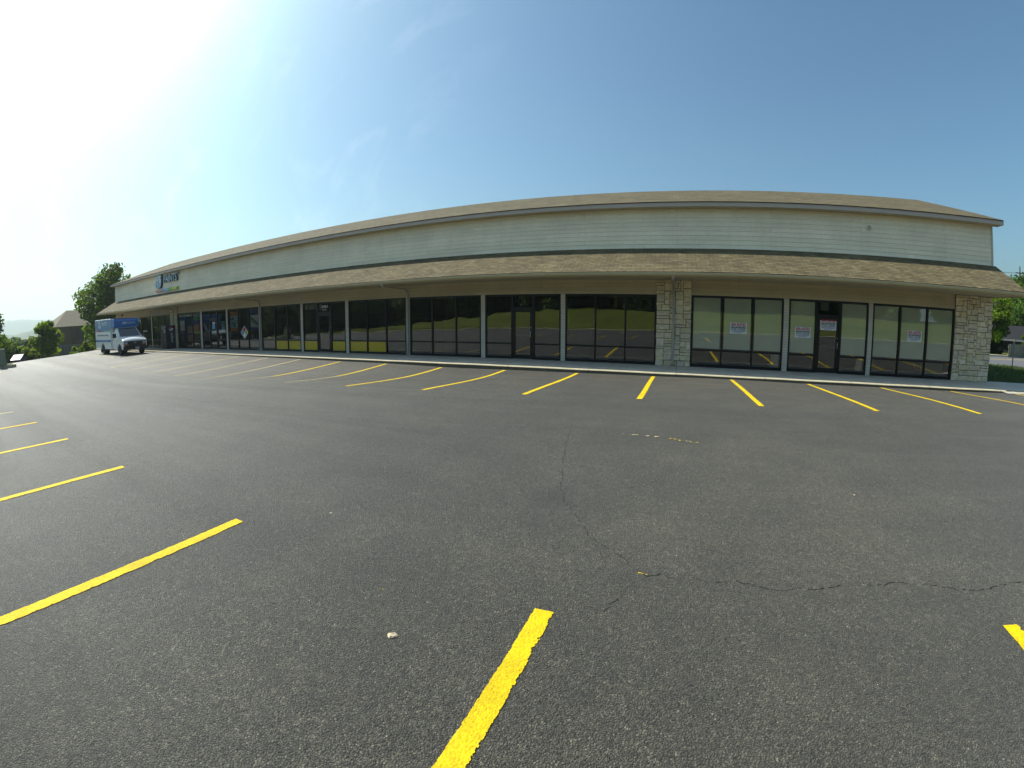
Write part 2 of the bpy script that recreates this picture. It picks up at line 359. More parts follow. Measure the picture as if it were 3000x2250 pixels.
def grassmat(name,c1,c2,c3):
    b=NB(name); p=b.pos(); n1=b.noise(p,.16,6,.65); n2=b.noise(p,14,4,.7); n3=b.noise(p,60,3,.7)
    cc=b.ramp(n1,[(.3,c1),(.55,c2),(.75,c3)])
    cc=b.mix(1.0,cc,b.ramp(n2,[(.28,.55),(.72,1.45)]),'MULTIPLY'); cc=b.mix(1.0,cc,b.ramp(n3,[(.3,.7),(.7,1.3)]),'MULTIPLY')
    return b.done(b.bsdf(cc,.9,b.bump(b.math('ADD',n2,n3),1.0,.06),0,.15))
M['grass']=grassmat('mown_grass',(.075,.105,.014),(.12,.145,.02),(.165,.165,.035))
M['lawn']=grassmat('lawn_grass',(.04,.075,.016),(.055,.095,.02),(.07,.10,.025))
M['hill']=grassmat('wooded_hill',(.045,.07,.03),(.06,.085,.035),(.075,.10,.04))
def leafmat(name,c,c2,trans):
    b=NB(name); cc=b.mix(1.0,b.tone(),c,'MULTIPLY'); c3=b.mix(1.0,b.tone(),c2,'MULTIPLY')
    d=b.bsdf(cc,.6,None,0,.15); t=b.n('BsdfTranslucent',{'Color':c3}).outputs[0]
    return b.done(b.n('MixShader',{0:trans,1:d,2:t}).outputs[0])
M['leaf']=leafmat('leaf',(.044,.088,.012),(.12,.21,.008),.40)
M['leaf_bright']=leafmat('leaf_bright',(.085,.15,.010),(.25,.36,.008),.45)
M['leaf_bank']=leafmat('leaf_bank',(.075,.115,.03),(.11,.16,.02),.3)
M['blade']=leafmat('grass_blade',(.05,.075,.014),(.10,.14,.012),.3)
M['leaf_dark']=leafmat('leaf_dark',(.024,.042,.013),(.05,.08,.012),.3)

def text_mesh(s, size, mat, parent, name='lettering', loc=(0,0,0), rot=(0,0,0), width=None, extrude=.004, bold=0.0, mats=None, align='CENTER'):
    cu=bpy.data.curves.new('t','FONT'); cu.body=s; cu.size=size; cu.extrude=extrude; cu.align_x=align; cu.align_y='CENTER'; cu.offset=bold; cu.resolution_u=3
    t=bpy.data.objects.new('t',cu); col.objects.link(t)
    bpy.context.view_layer.update()
    me=bpy.data.meshes.new_from_object(t.evaluated_get(bpy.context.evaluated_depsgraph_get()))
    bpy.data.objects.remove(t); bpy.data.curves.remove(cu); me.name=name
    xs=[v.co.x for v in me.vertices]
    if width and xs:
        k=width/(max(xs)-min(xs))
        for v in me.vertices: v.co.x*=k
    me.materials.clear()
    for m in (mats or [mat]): me.materials.append(m)
    if mats:
        for p_ in me.polygons: p_.material_index=0 if p_.normal.z>.9 else 1
    o=bpy.data.objects.new(name,me); col.objects.link(o)
    o.location=loc; o.rotation_euler=rot
    if parent: o.parent=parent
    return o
FRONT=(R(90),0,0)      # text standing on a wall that faces -Y
RIGHTF=(R(90),0,R(90)) # text on a face that looks to +X

# ------------------------------------------------------------------ ground heights
CP=[(-60,-2.4,-.9),(-50,-2.4,-.12),(-45,-2.4,-.10),(-38,-2.4,-.10),(-28,-2.4,-.07),(-22.3,-2.4,-.09),(-17,-2.4,-.11),(-11.5,-2.4,-.13),(-6,-2.4,-.155),(-3.4,-2.4,-.14),(-.8,-2.4,-.125),(1.9,-2.4,-.105),(4.5,-2.4,-.12),(7.2,-2.4,-.115),(9.9,-2.4,-.11),(12.2,-2.4,-.085),(13.6,-2.4,-.02),(16,-2.4,-.02),(24,-2.4,-.05),(45,-2.4,-.05),
(-36,-4.7,-.13),(-40,-4.7,-.12),(-29,-5,-.2),(-28.3,-8.1,-.31),(-22.35,-8.1,-.36),(-19.6,-8.1,-.375),(-17,-7.34,-.365),(-14.2,-6.5,-.305),(-14.2,-8.07,-.24),(-11.54,-5.62,-.275),(-11.54,-8.1,-.16),(-8.8,-4.6,-.235),(-8.8,-8.2,-.09),(-6.1,-3.75,-.185),(-6.1,-8,-.02),(-3.4,-4.4,-.09),(-3.4,-8.2,.06),(-.8,-8.2,.12),(1.9,-7.7,.1),(4.5,-7.7,.12),(7.2,-7.9,.17),(9.9,-6.4,.15),(13,-8,.18),
(0,-15.2,.17),(2.2,-15,.2),(-3.3,-15.2,.13),(-6,-15.3,.10),(-8.7,-15.4,.06),(-11.3,-15.5,.02),(-14,-15.7,-.03),(-20,-16,-.1),(-28,-14,-.2),(0,-17.7,.18),(0,-21,.2),(10,-15,.24),
(-36,-12.6,-.17),(-41,-12.8,-.16),(-45,-8,-.15),(-49.5,-3,-.15),(-52,-12,-1.0),(-58,-5,-1.2),(-60,-12,-1.6),(-52,-20,-.9),(-62,-25,-1.8),(-40,-20,-.15),(-45,-34,-.6),(-62,-34,-1.9),(-64,-1,-1.7),(-30,-25,-.1),
(-40,-34,-.35),(-20,-34,0),(0,-34,.12),(15,-34,.2),(40,-34,.25),(30,-12,.2),(45,-18,.2),(20,-22,.25)]
CP=np.array(CP,float)
def _k(r2): return np.where(r2>0,r2*np.log(r2+1e-12),0)
_n=len(CP); _K=_k(((CP[:,None,:2]-CP[None,:,:2])**2).sum(-1)); _P=np.c_[np.ones(_n),CP[:,:2]]
_A=np.block([[_K,_P],[_P.T,np.zeros((3,3))]]); _W=np.linalg.solve(_A,np.r_[CP[:,2],0,0,0])
def gz(x,y):
    q=np.stack([np.asarray(x,float).ravel(),np.asarray(y,float).ravel()],1)
    z=_k(((q[:,None]-CP[None,:,:2])**2).sum(-1))@_W[:_n]+np.c_[np.ones(len(q)),q]@_W[_n:]
    return float(z[0]) if np.ndim(x)==0 else z.reshape(np.shape(x))
def grid_obj(name, xs, ys, zf, mat, **kw):
    X,Y=np.meshgrid(xs,ys); Z=zf(X,Y); nx,ny=len(xs),len(ys)
    v=np.stack([X.ravel(),Y.ravel(),Z.ravel()],1)
    f=[(j*nx+i,j*nx+i+1,(j+1)*nx+i+1,(j+1)*nx+i) for j in range(ny-1) for i in range(nx-1)]
    me=bpy.data.meshes.new(name); me.from_pydata(v.tolist(),[],f); me.materials.append(mat)
    me.polygons.foreach_set('use_smooth',[True]*len(f)); me.update()
    o=bpy.data.objects.new(name,me); col.objects.link(o); return tag(o,kind='structure',**kw)

XL0,XL1,YL0,YL1=-64.0,44.0,-34.0,-2.36
lot=grid_obj('parking_lot',np.arange(XL0,XL1+.01,.5),np.r_[np.arange(YL0,-10,.75),np.arange(-10,-2.5,.3),YL1],gz,M['asphalt'])

def sstep(t): t=np.clip(t,0,1); return t*t*(3-2*t)
def terr(X,Y):
    z=np.full(X.shape,-.14)
    z=z-1.5*sstep((-44-X)/18)-np.clip((-64-X)*.045,0,14)+np.clip((-400-X)*.012,0,18)
    back=sstep((-34.2-Y)/30)*2.9+.42*sstep((-33-Y)/1.2)
    z=z+back*(1-.75*sstep((-22-X)/25))
    inlot=(X>XL0+.2)&(X<XL1-.2)&(Y>YL0-.02)&(Y<13.5)&((Y<-2.3)|((X<13.3)&(X>-49.5)))
    return np.where(inlot,z-1.3-1.2*(X<-44),z)
gx=np.r_[-3300,-2400,-1900,-1500,-1100,-800,-600,-450,-350,-280,-220,-180,-150,-130,-115,-100,np.arange(-92,-64,4),-63.9,-63.7,np.arange(-60,-50,2.5),-49.6,-49.4,np.arange(-47,13,4),13.2,13.35,np.arange(15,43,2),43.7,43.9,np.arange(47,100,6),110,130,160,220,350,600,1000,1900,3300]
gy=np.r_[-3300,-1900,-1000,-500,-250,-160,-120,-100,-90,np.arange(-84,-36,3),-35.2,-34.6,-34.1,-33.9,np.arange(-32,-4,4),-2.5,-2.2,0,4,8,12,13.4,13.6,np.arange(16,60,3),70,90,120,170,250,400,700,1200,1900,3300]
grid_obj('terrain',np.unique(gx),np.unique(gy),terr,M['grass'])

# kerbs and pavements
mb=MB()
xs_=np.r_[np.arange(-49.5,13.3,1.0),13.3,16,20,26]
def strip(mb,xs,y0,y1,z0,z1,zb=-.6):
    for a,b_ in zip(xs[:-1],xs[1:]):
        mb.box(a,b_,y0,y1,zb,z1 if np.isscalar(z1) else z1(0.5*(a+b_)),skip='lr')
strip(mb,xs_,-2.22,.3,-.6,0.0); o=mb.build('sidewalk',M['sidewalk']); tag(o,kind='structure')
mb=MB()
ks=np.arange(-49.5,12.9,1.0)
prof=[(-2.40,-.6),(-2.40,-.035),(-2.385,-.012),(-2.36,-.002),(-2.222,.001),(-2.222,-.6)]
mb.ring([[(x,y+.006*math.sin(x*1.7),z+.004*math.sin(x*2.3)) for y,z in prof] for x in ks],cap=True)
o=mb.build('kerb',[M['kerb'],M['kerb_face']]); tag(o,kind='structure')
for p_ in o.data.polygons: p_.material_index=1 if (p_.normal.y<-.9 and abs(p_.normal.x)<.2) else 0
# flush concrete apron where the kerb ends
mb=MB(); xs2=np.linspace(12.2,26,24); ys2=[-3.15,-2.8,-2.45,-2.2]
for a,b_ in zip(xs2[:-1],xs2[1:]):
    for c_,d_ in zip(ys2[:-1],ys2[1:]):
        zz=lambda x,y:max(gz(x,y)+.008,-.004+(y+2.2)*.06)
        if a<12.9 and d_>-2.42: continue
        ed=lambda x,y:y if y>-3.1 else y+max(0,(13.4-x))*.55
        mb.face([(a,ed(a,c_),zz(a,ed(a,c_))),(b_,ed(b_,c_),zz(b_,ed(b_,c_))),(b_,d_,zz(b_,d_)),(a,d_,zz(a,d_))])
tag(mb.build('apron',M['apron']),kind='structure')
mb=MB()
for i in range(16):
    x=random.uniform(12.6,14.6); y=-2.45+random.uniform(-.18,.1); s=random.uniform(.02,.06); z=gz(x,y)+.01
    mb.ring([[(x+s*random.uniform(.6,1)*math.cos(a),y+s*random.uniform(.6,1)*math.sin(a),z+dz*s) for a in np.arange(0,6.2,1.05)] for dz in (-.3,.35,.75)],cap=True)
tag(mb.build('concrete_rubble',M['apron']),'pale broken concrete crumbs at the end of the kerb','rubble',kind='stuff')
mb=MB(); xs3=np.arange(-63.5,44,1.5)
prof=[(-33.9,-.5),(-33.9,.13),(-34.05,.16),(-34.1,-.5)]
mb.ring([[(x,y,gz(x,-34.0)+z) for y,z in prof] for x in xs3],cap=True)
tag(mb.build('far_kerb',M['kerb']),kind='structure')

# painted stall lines: parts of the lot
def line(x0,y0,x1,y1,w,mat,name='stall_line',wob=.006):
    mb=MB(); L=math.hypot(x1-x0,y1-y0); n=max(2,int(L/.25)); dx,dy=(x1-x0)/L,(y1-y0)/L; rows=[]
    for i in range(n+1):
        t=i/n; x=x0+(x1-x0)*t+dy*wob*math.sin(7*t+x0); y=y0+(y1-y0)*t-dx*wob*math.sin(7*t+x0)
        a=(x-dy*w/2,y+dx*w/2); b_=(x+dy*w/2,y-dx*w/2)
        rows.append([(a[0],a[1],gz(*a)+.005),(b_[0],b_[1],gz(*b_)+.005)])
    for i in range(n): mb.face([rows[i][0],rows[i][1],rows[i+1][1],rows[i+1][0]],[(0,i/n),(1,i/n),(1,(i+1)/n),(0,(i+1)/n)])
    return mb.build(name,mat,lot,fix=False)
for x in (-8.82,-6.14,-3.41,-.76,1.89,4.51,7.17,9.91,12.6,15.3,18.0): line(x,-2.55,x,-8.12,.135,M['yellow_paint'])
for x,yk in ((-11.54,-5.6),(-14.23,-6.5)):
    line(x,-2.55,x,yk,.13,M['yellow_paint']); line(x,yk,x-.02,-8.12,.09,M['pale_paint'])
line(-16.99,-2.55,-16.99,-7.35,.11,M['pale_paint']); line(-16.95,-7.4,-16.9,-8.3,.09,M['pale_paint'])
for x in (-19.62,-22.35,-25.0,-30.6): line(x,-2.55,x,-8.12,.11,M['pale_paint'])
line(-27.75,-2.55,-27.75,-8.1,.11,M['pale_paint']); line(-28.35,-2.55,-28.35,-8.1,.11,M['pale_paint']); line(-28.4,-8.12,-27.7,-8.12,.11,M['pale_paint'])
line(-43.5,-5.75,-34.6,-5.65,.12,M['pale_paint'])
for k,(x,ye) in enumerate(((2.37,-15.43),(-.62,-15.55),(-3.42,-15.6),(-6.2,-15.63),(-8.93,-15.69),(-11.55,-15.76),(-14.2,-15.9),(-16.9,-15.9),(-19.6,-15.9))):
    line(x,ye,x,-20.9,.125 if k<6 else .11,M['yellow_paint'] if k<6 else M['pale_paint'])
for k in range(-6,6): line(-.6+2.68*k,-28.4,-.6+2.68*k,-33.9,.12,M['yellow_paint' if k>-3 else 'pale_paint'])
# cracks and paint spills
def crack(pts,w):
    mb=MB(); P=[]
    for (x0,y0),(x1,y1) in zip(pts[:-1],pts[1:]):
        n=max(2,int(math.hypot(x1-x0,y1-y0)/.03))
        for i in range(n): t=i/n; P.append((x0+(x1-x0)*t+random.gauss(0,.008),y0+(y1-y0)*t+random.gauss(0,.008)))
    for i in range(len(P)-1):
        if random.random()<.3: continue
        a,b_=Vector(P[i]),Vector(P[i+1]); d=(b_-a); 
        if d.length<1e-4: continue
        nrm=Vector((-d.y,d.x)).normalized()*w*random.uniform(.25,1.0)*.5
        q=[a-nrm,b_-nrm*.8,b_+nrm*.8,a+nrm]
        mb.face([(v.x,v.y,gz(v.x,v.y)+.0035) for v in q])
    mb.build('crack',M['crack'],lot,fix=False)
crack([(-1.6,-10.9),(-1.43,-11.88),(-1.26,-12.78),(-1.14,-13.22),(-1.07,-13.56),(-.95,-13.87),(-.84,-14.01),(-.66,-14.33),(-.56,-14.53),(-.38,-14.67),(-.17,-14.87),(-.09,-14.98)],.009)
crack([(-.09,-14.98),(.07,-14.94),(.17,-15.0),(.28,-14.97),(.36,-15.01),(.5,-14.95),(.6,-14.96),(.71,-15.0),(.89,-15.03),(1.01,-14.99),(1.15,-15.0),(1.33,-14.92),(1.61,-14.93),(1.73,-14.89),(2.03,-14.93),(2.21,-15.0),(2.39,-15.02),(2.7,-14.94),(3.4,-14.9)],.0095)
crack([(-.09,-14.98),(-.14,-15.11),(-.23,-15.33),(-.28,-15.49)],.007)
crack([(-16,-12.4),(-12.9,-12.16),(-10,-11.95),(-7.5,-11.75),(-5.6,-11.53),(-4.2,-11.37),(-2.9,-11.35),(-1.6,-11.2)],.013)
crack([(-30,-9.3),(-24,-9.0),(-19,-8.6),(-14.5,-8.5),(-11,-8.35),(-8,-8.3)],.016)
crack([(-24,-6.4),(-17,-6.3),(-10,-6.35),(-6,-6.3)],.008)
def spot(x,y,r,mat,name='paint_spot',n=7):
    mb=MB()
    for k in range(n):
        cx,cy=x+random.gauss(0,r*.7),y+random.gauss(0,r*.25); rr=r*random.uniform(.15,.4)
        mb.face([(cx+rr*random.uniform(.5,1.2)*math.cos(a),cy+rr*random.uniform(.4,1)*math.sin(a),gz(cx,cy)+.0045) for a in np.arange(0,6.2,.8)],[(.5,.5)]*8)
    mb.build(name,mat,lot,fix=False)
for (xa,ya,r_,m,k) in ((.02,-11.36,.05,'yellow_paint',6),(.12,-11.41,.045,'yellow_paint',6),(.24,-11.44,.04,'pale_paint',5),(.36,-11.47,.05,'yellow_paint',5),(-.2,-11.29,.05,'pale_paint',6),(-.33,-11.3,.055,'pale_paint',6),(-.55,-11.27,.05,'pale_paint',5),(-.72,-11.24,.025,'pale_paint',2)): spot(xa,ya,r_,M[m],n=k)
spot(-.09,-14.97,.022,M['yellow_paint'],n=6); spot(-1.64,-15.76,.014,M['yellow_paint'],n=2)

# ------------------------------------------------------------------ the shopping building
BX0,BX1=-49.6,13.33; DEPTH=14.0; RIDGE_Y,RIDGE_Z=6.9,8.74
bld=empty('shopping_building',(0,0,0),0,'long low shopping building with pale siding, shingled canopy and a row of dark storefront windows','building')
def part(mb,name,mat,**kw): return mb.build(name,mat,kw.pop('parent',bld),**kw)
# upper wall: nine lapped boards
mb=MB(); n=9; z0,z1=4.515,6.10; e=(z1-z0)/n
for i in range(n):
    za,zb=z0+i*e,z0+(i+1)*e
    mb.face([(BX0,-.016,za),(BX1,-.016,za),(BX1,-.003,zb),(BX0,-.003,zb)],[(BX0,i*.1755),(BX1,i*.1755),(BX1,(i+1)*.1755-.001),(BX0,(i+1)*.1755-.001)])
    mb.face([(BX0,-.003,za),(BX1,-.003,za),(BX1,-.016,za),(BX0,-.016,za)],[(0,.05)]*4)
part(mb,'upper_wall',M['siding'],fix=False)
mb=MB()
for x in (BX0,BX1):
    mb.face([(x,0,-.4),(x,DEPTH,-.4),(x,DEPTH,6.2),(x,RIDGE_Y,RIDGE_Z-.1),(x,0,6.2)],[(0,0),(DEPTH,0),(DEPTH,6.2),(RIDGE_Y,8.7),(0,6.2)])
mb.face([(BX0,DEPTH,-.4),(BX1,DEPTH,-.4),(BX1,DEPTH,6.2),(BX0,DEPTH,6.2)],[(BX0,0),(BX1,0),(BX1,6.2),(BX0,6.2)])
part(mb,'end_wall',M['siding'])
for x in (BX0+.05,BX1-.05): mb=MB(); mb.box(x-.055,x+.055,-.03,-.017,4.50,6.1); part(mb,'corner_trim',M['post_siding'])
# roof
OX0,OX1=BX0-.35,BX1+.30; EY,EZ=-.42,6.285; L=math.hypot(RIDGE_Y-EY,RIDGE_Z-EZ)
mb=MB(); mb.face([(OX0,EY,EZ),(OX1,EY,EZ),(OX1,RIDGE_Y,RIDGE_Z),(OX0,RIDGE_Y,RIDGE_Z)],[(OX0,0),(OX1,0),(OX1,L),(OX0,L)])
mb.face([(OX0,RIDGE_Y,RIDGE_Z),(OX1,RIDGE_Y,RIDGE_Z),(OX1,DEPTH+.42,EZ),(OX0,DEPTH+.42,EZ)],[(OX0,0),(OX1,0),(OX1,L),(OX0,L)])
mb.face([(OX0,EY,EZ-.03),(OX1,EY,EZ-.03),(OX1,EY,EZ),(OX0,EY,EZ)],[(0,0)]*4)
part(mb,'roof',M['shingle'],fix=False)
mb=MB(); mb.box(OX0,OX1,-.40,-.375,6.095,6.262)
for x in (OX0,OX1-.025):
    mb.prism([(-.373,6.12),(RIDGE_Y,RIDGE_Z-.19),(RIDGE_Y,RIDGE_Z-.02),(-.373,6.28)],x,x+.025,'x')
part(mb,'fascia',M['fascia'])
mb=MB(); mb.box(OX0+.03,OX1-.03,-.374,0,6.085,6.10); part(mb,'eave_soffit',M['soffit'])
# canopy: one shingled plane from the wall out over the pavement
CX0,CX1=BX0-.1,BX1+.12; CY,CZ=-2.03,3.43; PZ=4.53; L=math.hypot(CY,PZ-CZ)
mb=MB(); n=40; 
for i in range(n):
    a,b_=CX0+(CX1-CX0)*i/n,CX0+(CX1-CX0)*(i+1)/n
    s=lambda x:.008*math.sin(x*.6)+.006*math.sin(x*1.9+1)
    mb.face([(a,CY,CZ+s(a)),(b_,CY,CZ+s(b_)),(b_,-.017,PZ),(a,-.017,PZ)],[(a,0),(b_,0),(b_,L),(a,L)])
    mb.face([(a,CY,CZ-.025+s(a)),(b_,CY,CZ-.025+s(b_)),(b_,CY,CZ+s(b_)),(a,CY,CZ+s(a))],[(0,0)]*4)
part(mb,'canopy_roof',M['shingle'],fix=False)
mb=MB(); prof=[(-2.02,3.29),(-2.07,3.29),(-2.115,3.33),(-2.12,3.40),(-2.105,3.403),(-2.095,3.35),(-2.05,3.31),(-2.02,3.31)]
mb.ring([[(x,y,z+.006*math.sin(x*.6)) for y,z in prof] for x in np.linspace(CX0,CX1,41)],cap=True)
mb.box(CX0,CX1,-2.018,-1.99,3.27,3.40); part(mb,'gutter',M['gutter'],smooth=False)
mb=MB(); mb.box(CX0+.02,CX1-.02,-1.988,-.005,3.305,3.318); part(mb,'canopy_soffit',M['soffit'])
for x in (CX0,CX1-.03): mb=MB(); mb.prism([(-2.0,3.27),(-.005,3.28),(-.005,4.50),(-2.0,3.40)],x,x+.028,'x'); part(mb,'canopy_end',M['gutter'])
# storefront bays
PANE_Y=.035
xs=dict(R1=(7.80,8.99,10.21,11.47),R2=(4.35,5.47,6.44,7.61),R3=(.54,1.74,2.93,4.14),M1=(-4.51,-3.27,-2.06,-.84),M2=(-8.07,-6.82,-5.88,-4.70),M3=(-11.99,-10.75,-9.51,-8.27),
 L1=(-15.90,-14.65,-13.42,-12.21),L2=(-19.45,-18.25,-17.2,-16.12),L3=(-23.41,-22.05,-20.85,-19.65),P1=(-27.31,-26.05,-24.86,-23.66),P2=(-30.88,-29.75,-28.75,-27.51),P3=(-34.87,-33.65,-32.4,-31.15),
 Q1=(-40.05,-38.8,-37.55,-36.3),Q2=(-43.85,-42.6,-41.4,-40.25),Q3=(-47.7,-46.5,-45.2,-44.05))
DOORS={'R2','M2','L2','P2'}
T0,T1,H=.62,.685,2.72
def hbar(mb,x0,x1,z0,z1): mb.box(x0,x1,-.012,.085,z0,z1)
def vbar(mb,x,w,z0,z1): mb.box(x-w/2,x+w/2,-.02,.09,z0,z1)
wins={}
for key,(a,b_,c_,d_) in xs.items():
    g=MB(); fr=MB()
    X=[a+.03,b_,c_,d_-.03]
    for i in range(3):
        l,r_=X[i]+.03,X[i+1]-.03
        if key in DOORS and i==1:
            g.face([(l,PANE_Y,2.2),(r_,PANE_Y,2.2),(r_,PANE_Y,2.66),(l,PANE_Y,2.66)])
            hbar(fr,l,r_,2.13,2.2); hbar(fr,l,r_,2.66,H)
            continue
        g.face([(l,PANE_Y,.11),(r_,PANE_Y,.11),(r_,PANE_Y,T0),(l,PANE_Y,T0)]); g.face([(l,PANE_Y,T1),(r_,PANE_Y,T1),(r_,PANE_Y,2.66),(l,PANE_Y,2.66)])
        hbar(fr,l,r_,.012,.11); hbar(fr,l,r_,T0,T1); hbar(fr,l,r_,2.66,H)
    for i,x in enumerate(X): vbar(fr,x,.06 if not(key in DOORS and i in(1,2)) else .10,.012,H+.002)
    w=g.build('window',M['glass'],bld,fix=False); wins[key]=w
    fr.build('window_frame',M['frame'],w)
    if key in DOORS:
        l,r_=b_+.055,c_-.055; dm=MB()
        dm.box(l,l+.09,0,.05,.02,2.12); dm.box(r_-.09,r_,0,.05,.02,2.12); dm.box(l+.09,r_-.09,.002,.048,.02,.2); dm.box(l+.09,r_-.09,.002,.048,1.98,2.12)
        d=dm.build('door',M['door_frame'],bld)
        gm=MB(); gm.face([(l+.09,.025,.2),(r_-.09,.025,.2),(r_-.09,.025,1.98),(l+.09,.025,1.98)]); gm.build('door_glass',M['glass'],d,fix=False)
        hm=MB(); hm.tube([(r_-.05,-.002,.92),(r_-.05,-.06,.95),(r_-.05,-.06,1.16),(r_-.05,-.002,1.19)],.011); hm.build('door_handle',M['steel'],d,smooth=True)
        bm_=MB(); bm_.tube([(l+.05,.075,1.02),(r_-.06,.075,1.02)],.014); bm_.build('push_bar',M['steel'],d,smooth=True)
        lk=MB(); lk.lathe([(.018,-.012),(.018,.0)],(r_-.045,0,1.33),'y',10); lk.build('lock',M['steel'],d)
        th_=MB(); th_.box(l-.02,r_+.02,-.05,.09,.002,.018); th_.build('threshold',M['steel'],d)
# frosted film behind the right-hand suite
for key in ('R1','R2','R3'):
    X=xs[key]
    for i in range(3):
        if key=='R2' and i==1: continue
        l,r_=X[i]+.075,X[i+1]-.075
        mb=MB(); mb.face([(l,.030,.72+.02*random.random()),(r_,.030,.72),(r_,.030,2.65),(l,.030,2.65)])
        mb.build('window_blind',M['film'],wins[key],fix=False)
# pale sheets standing low behind two lower panes
mb=MB(); mb.box(3.72,4.04,.13,.15,.12,.6); mb.build('inner_panel',M['film'],wins['R3'])
mb=MB(); mb.prism([(7.2,.12),(7.5,.12),(7.5,.62),(7.28,.62)],.12,.15,'y'); mb.build('inner_panel',M['film'],wins['R2'])
mb=MB(); mb.box(10.32,11.36,.45,.5,.12,.6); mb.build('inner_panel',M['film'],wins['R1'])
# yellow kick panels
for key,idx in (('L3',(1,2)),('L2',(0,2)),('L1',(0,1))):
    X=xs[key]
    for i in idx: mb=MB(); mb.box(X[i]+.065,X[i+1]-.065,.022,.030,.115,.61); mb.build('kick_panel',M['yellow_panel'],wins[key])
# paper over the transom of the spa door and the vacant unit door
mb=MB(); mb.box(5.63,5.97,.05,.055,2.36,2.65); mb.build('paper_notice',M['film'],wins['R2'])
for x0,x1,z0_ in ((-19.33,-19.08,2.38),(-18.98,-18.33,2.37),(-18.14,-17.98,2.3)): mb=MB(); mb.box(x0,x1,.05,.055,z0_,2.65); mb.build('paper_notice',M['film'],wins['L2'])
o=text_mesh('2461',.21,M['offwhite'],wins['L2'],'street_number',(-17.68,.02,2.49),FRONT,.50,.002,.004)
o=text_mesh('SUITE E',.09,M['offwhite'],wins['L2'],'suite_number',(-17.72,.02,2.32),FRONT,.30,.002,.002)
# wall between and above the bays
mb=MB()
def lap(mb,x0,x1,z0,z1,e,yo=-.0,proud=.012):
    n=max(1,round((z1-z0)/e)); e=(z1-z0)/n
    for i in range(n):
        za,zb=z0+i*e,z0+(i+1)*e
        mb.face([(x0,yo-proud,za),(x1,yo-proud,za),(x1,yo-.002,zb),(x0,yo-.002,zb)],[(x0,i*.14),(x1,i*.14),(x1,(i+1)*.14-.001),(x0,(i+1)*.14-.001)])
        mb.face([(x0,yo-.002,za),(x1,yo-.002,za),(x1,yo-proud,za),(x0,yo-proud,za)],[(0,.07)]*4)
for x0,x1 in ((-49.6,-36.25),(-34.85,-.82),(.52,11.47)): lap(mb,x0,x1,2.735,3.305,.14)
lap(mb,-49.6,-47.7,0,2.735,.14)
part(mb,'lower_wall',M['tan_siding'],fix=False)
order=sorted(xs.values())
for p0,p1 in zip(order[:-1],order[1:]):
    if p1[0]-p0[3]<.35: mb=MB(); mb.box(p0[3],p1[0],-.012,.12,0,2.733); part(mb,'wall_post',M['post_siding'])
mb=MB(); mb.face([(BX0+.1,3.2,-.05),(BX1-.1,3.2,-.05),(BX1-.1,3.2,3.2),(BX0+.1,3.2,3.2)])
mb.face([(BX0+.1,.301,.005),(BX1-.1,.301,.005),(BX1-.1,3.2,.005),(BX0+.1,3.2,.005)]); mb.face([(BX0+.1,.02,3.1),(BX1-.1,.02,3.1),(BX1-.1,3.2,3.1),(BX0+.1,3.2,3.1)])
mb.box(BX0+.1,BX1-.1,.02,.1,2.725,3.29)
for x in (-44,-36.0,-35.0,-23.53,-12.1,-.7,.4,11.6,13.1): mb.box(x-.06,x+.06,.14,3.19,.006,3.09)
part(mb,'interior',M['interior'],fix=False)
# limestone piers
def pier(x0,x1,z1,seed,sidex=None):
    rnd=random.Random(seed); mb=MB(); U=.105; W=x1-x0; nx=round(W/U); nz=round(z1/U); ux=W/nx; uz=z1/nz
    mb.box(x0+.012,x1-.012,-.05,.12,0,z1,mi=1)
    occ=[[False]*nx for _ in range(nz)]
    for j in range(nz):
        for i in range(nx):
            if occ[j][i]: continue
            w=rnd.choice([2,3,3,4,4,5,5]); h=rnd.choice([1,1,2,2,2,2,3])
            if h==3: w=min(w,3)
            w=min(w,nx-i); 
            while any(occ[j][i+k] for k in range(w)): w-=1
            if nx-i-w==1 and not occ[j][i+w]: w+=1
            h=min(h,nz-j)
            if w==1: h=min(2,nz-j)
            for jj in range(h):
                for ii in range(w): occ[j+jj][i+ii]=True
            gap=.010; a,b_=x0+i*ux+gap,x0+(i+w)*ux-gap; c_,d_=j*uz+gap,(j+h)*uz-gap
            pr=.075+rnd.random()*.03; t=rnd.uniform(.8,1.1); tn=(.70*t*rnd.uniform(.97,1.05),.61*t,.44*t*rnd.uniform(.85,1.08)); J=lambda s=.012:rnd.uniform(-s,s)
            B=[(a+J(),-.05,c_+J()),(b_+J(),-.05,c_+J()),(b_+J(),-.05,d_+J()),(a+J(),-.05,d_+J())]
            Fm=[(p[0],-pr+.014,p[2]) for p in B]
            cx,cz=(a+b_)/2,(c_+d_)/2
            T=[(p[0]+(.016 if p[0]<cx else -.016),-pr+J(.007),p[2]+(.013 if p[2]<cz else -.013)) for p in B]
            mb.ring([B,Fm,T],cap=True,tone=tn)
    return part(mb,'stone_pier',[M['stone'],M['mortar']])
pier(-.83,.53,3.30,3); pier(11.48,13.30,3.30,11); pier(-36.22,-34.90,3.30,5)
# downspouts
def spout(x,straight=False):
    mb=MB()
    yw=-.13 if straight else -.055
    if straight: pts=[(x,-1.98,3.30),(x,-1.93,3.2),(x,-.32,3.16),(x,yw,3.05),(x,yw,.14),(x,yw-.10,.05)]
    else: pts=[(x-.0,-1.98,3.30),(x,-1.95,3.2),(x,-.25,3.13),(x,yw,3.0),(x,yw,.14),(x,yw-.10,.05)]
    mb.rtube(pts,.045,.035); mb.box(x-.06,x+.06,-2.05,-1.95,3.22,3.31)
    part(mb,'downspout',M['downspout'])
spout(-.17,True); spout(-12.1); spout(-23.53); spout(-35.45,True)
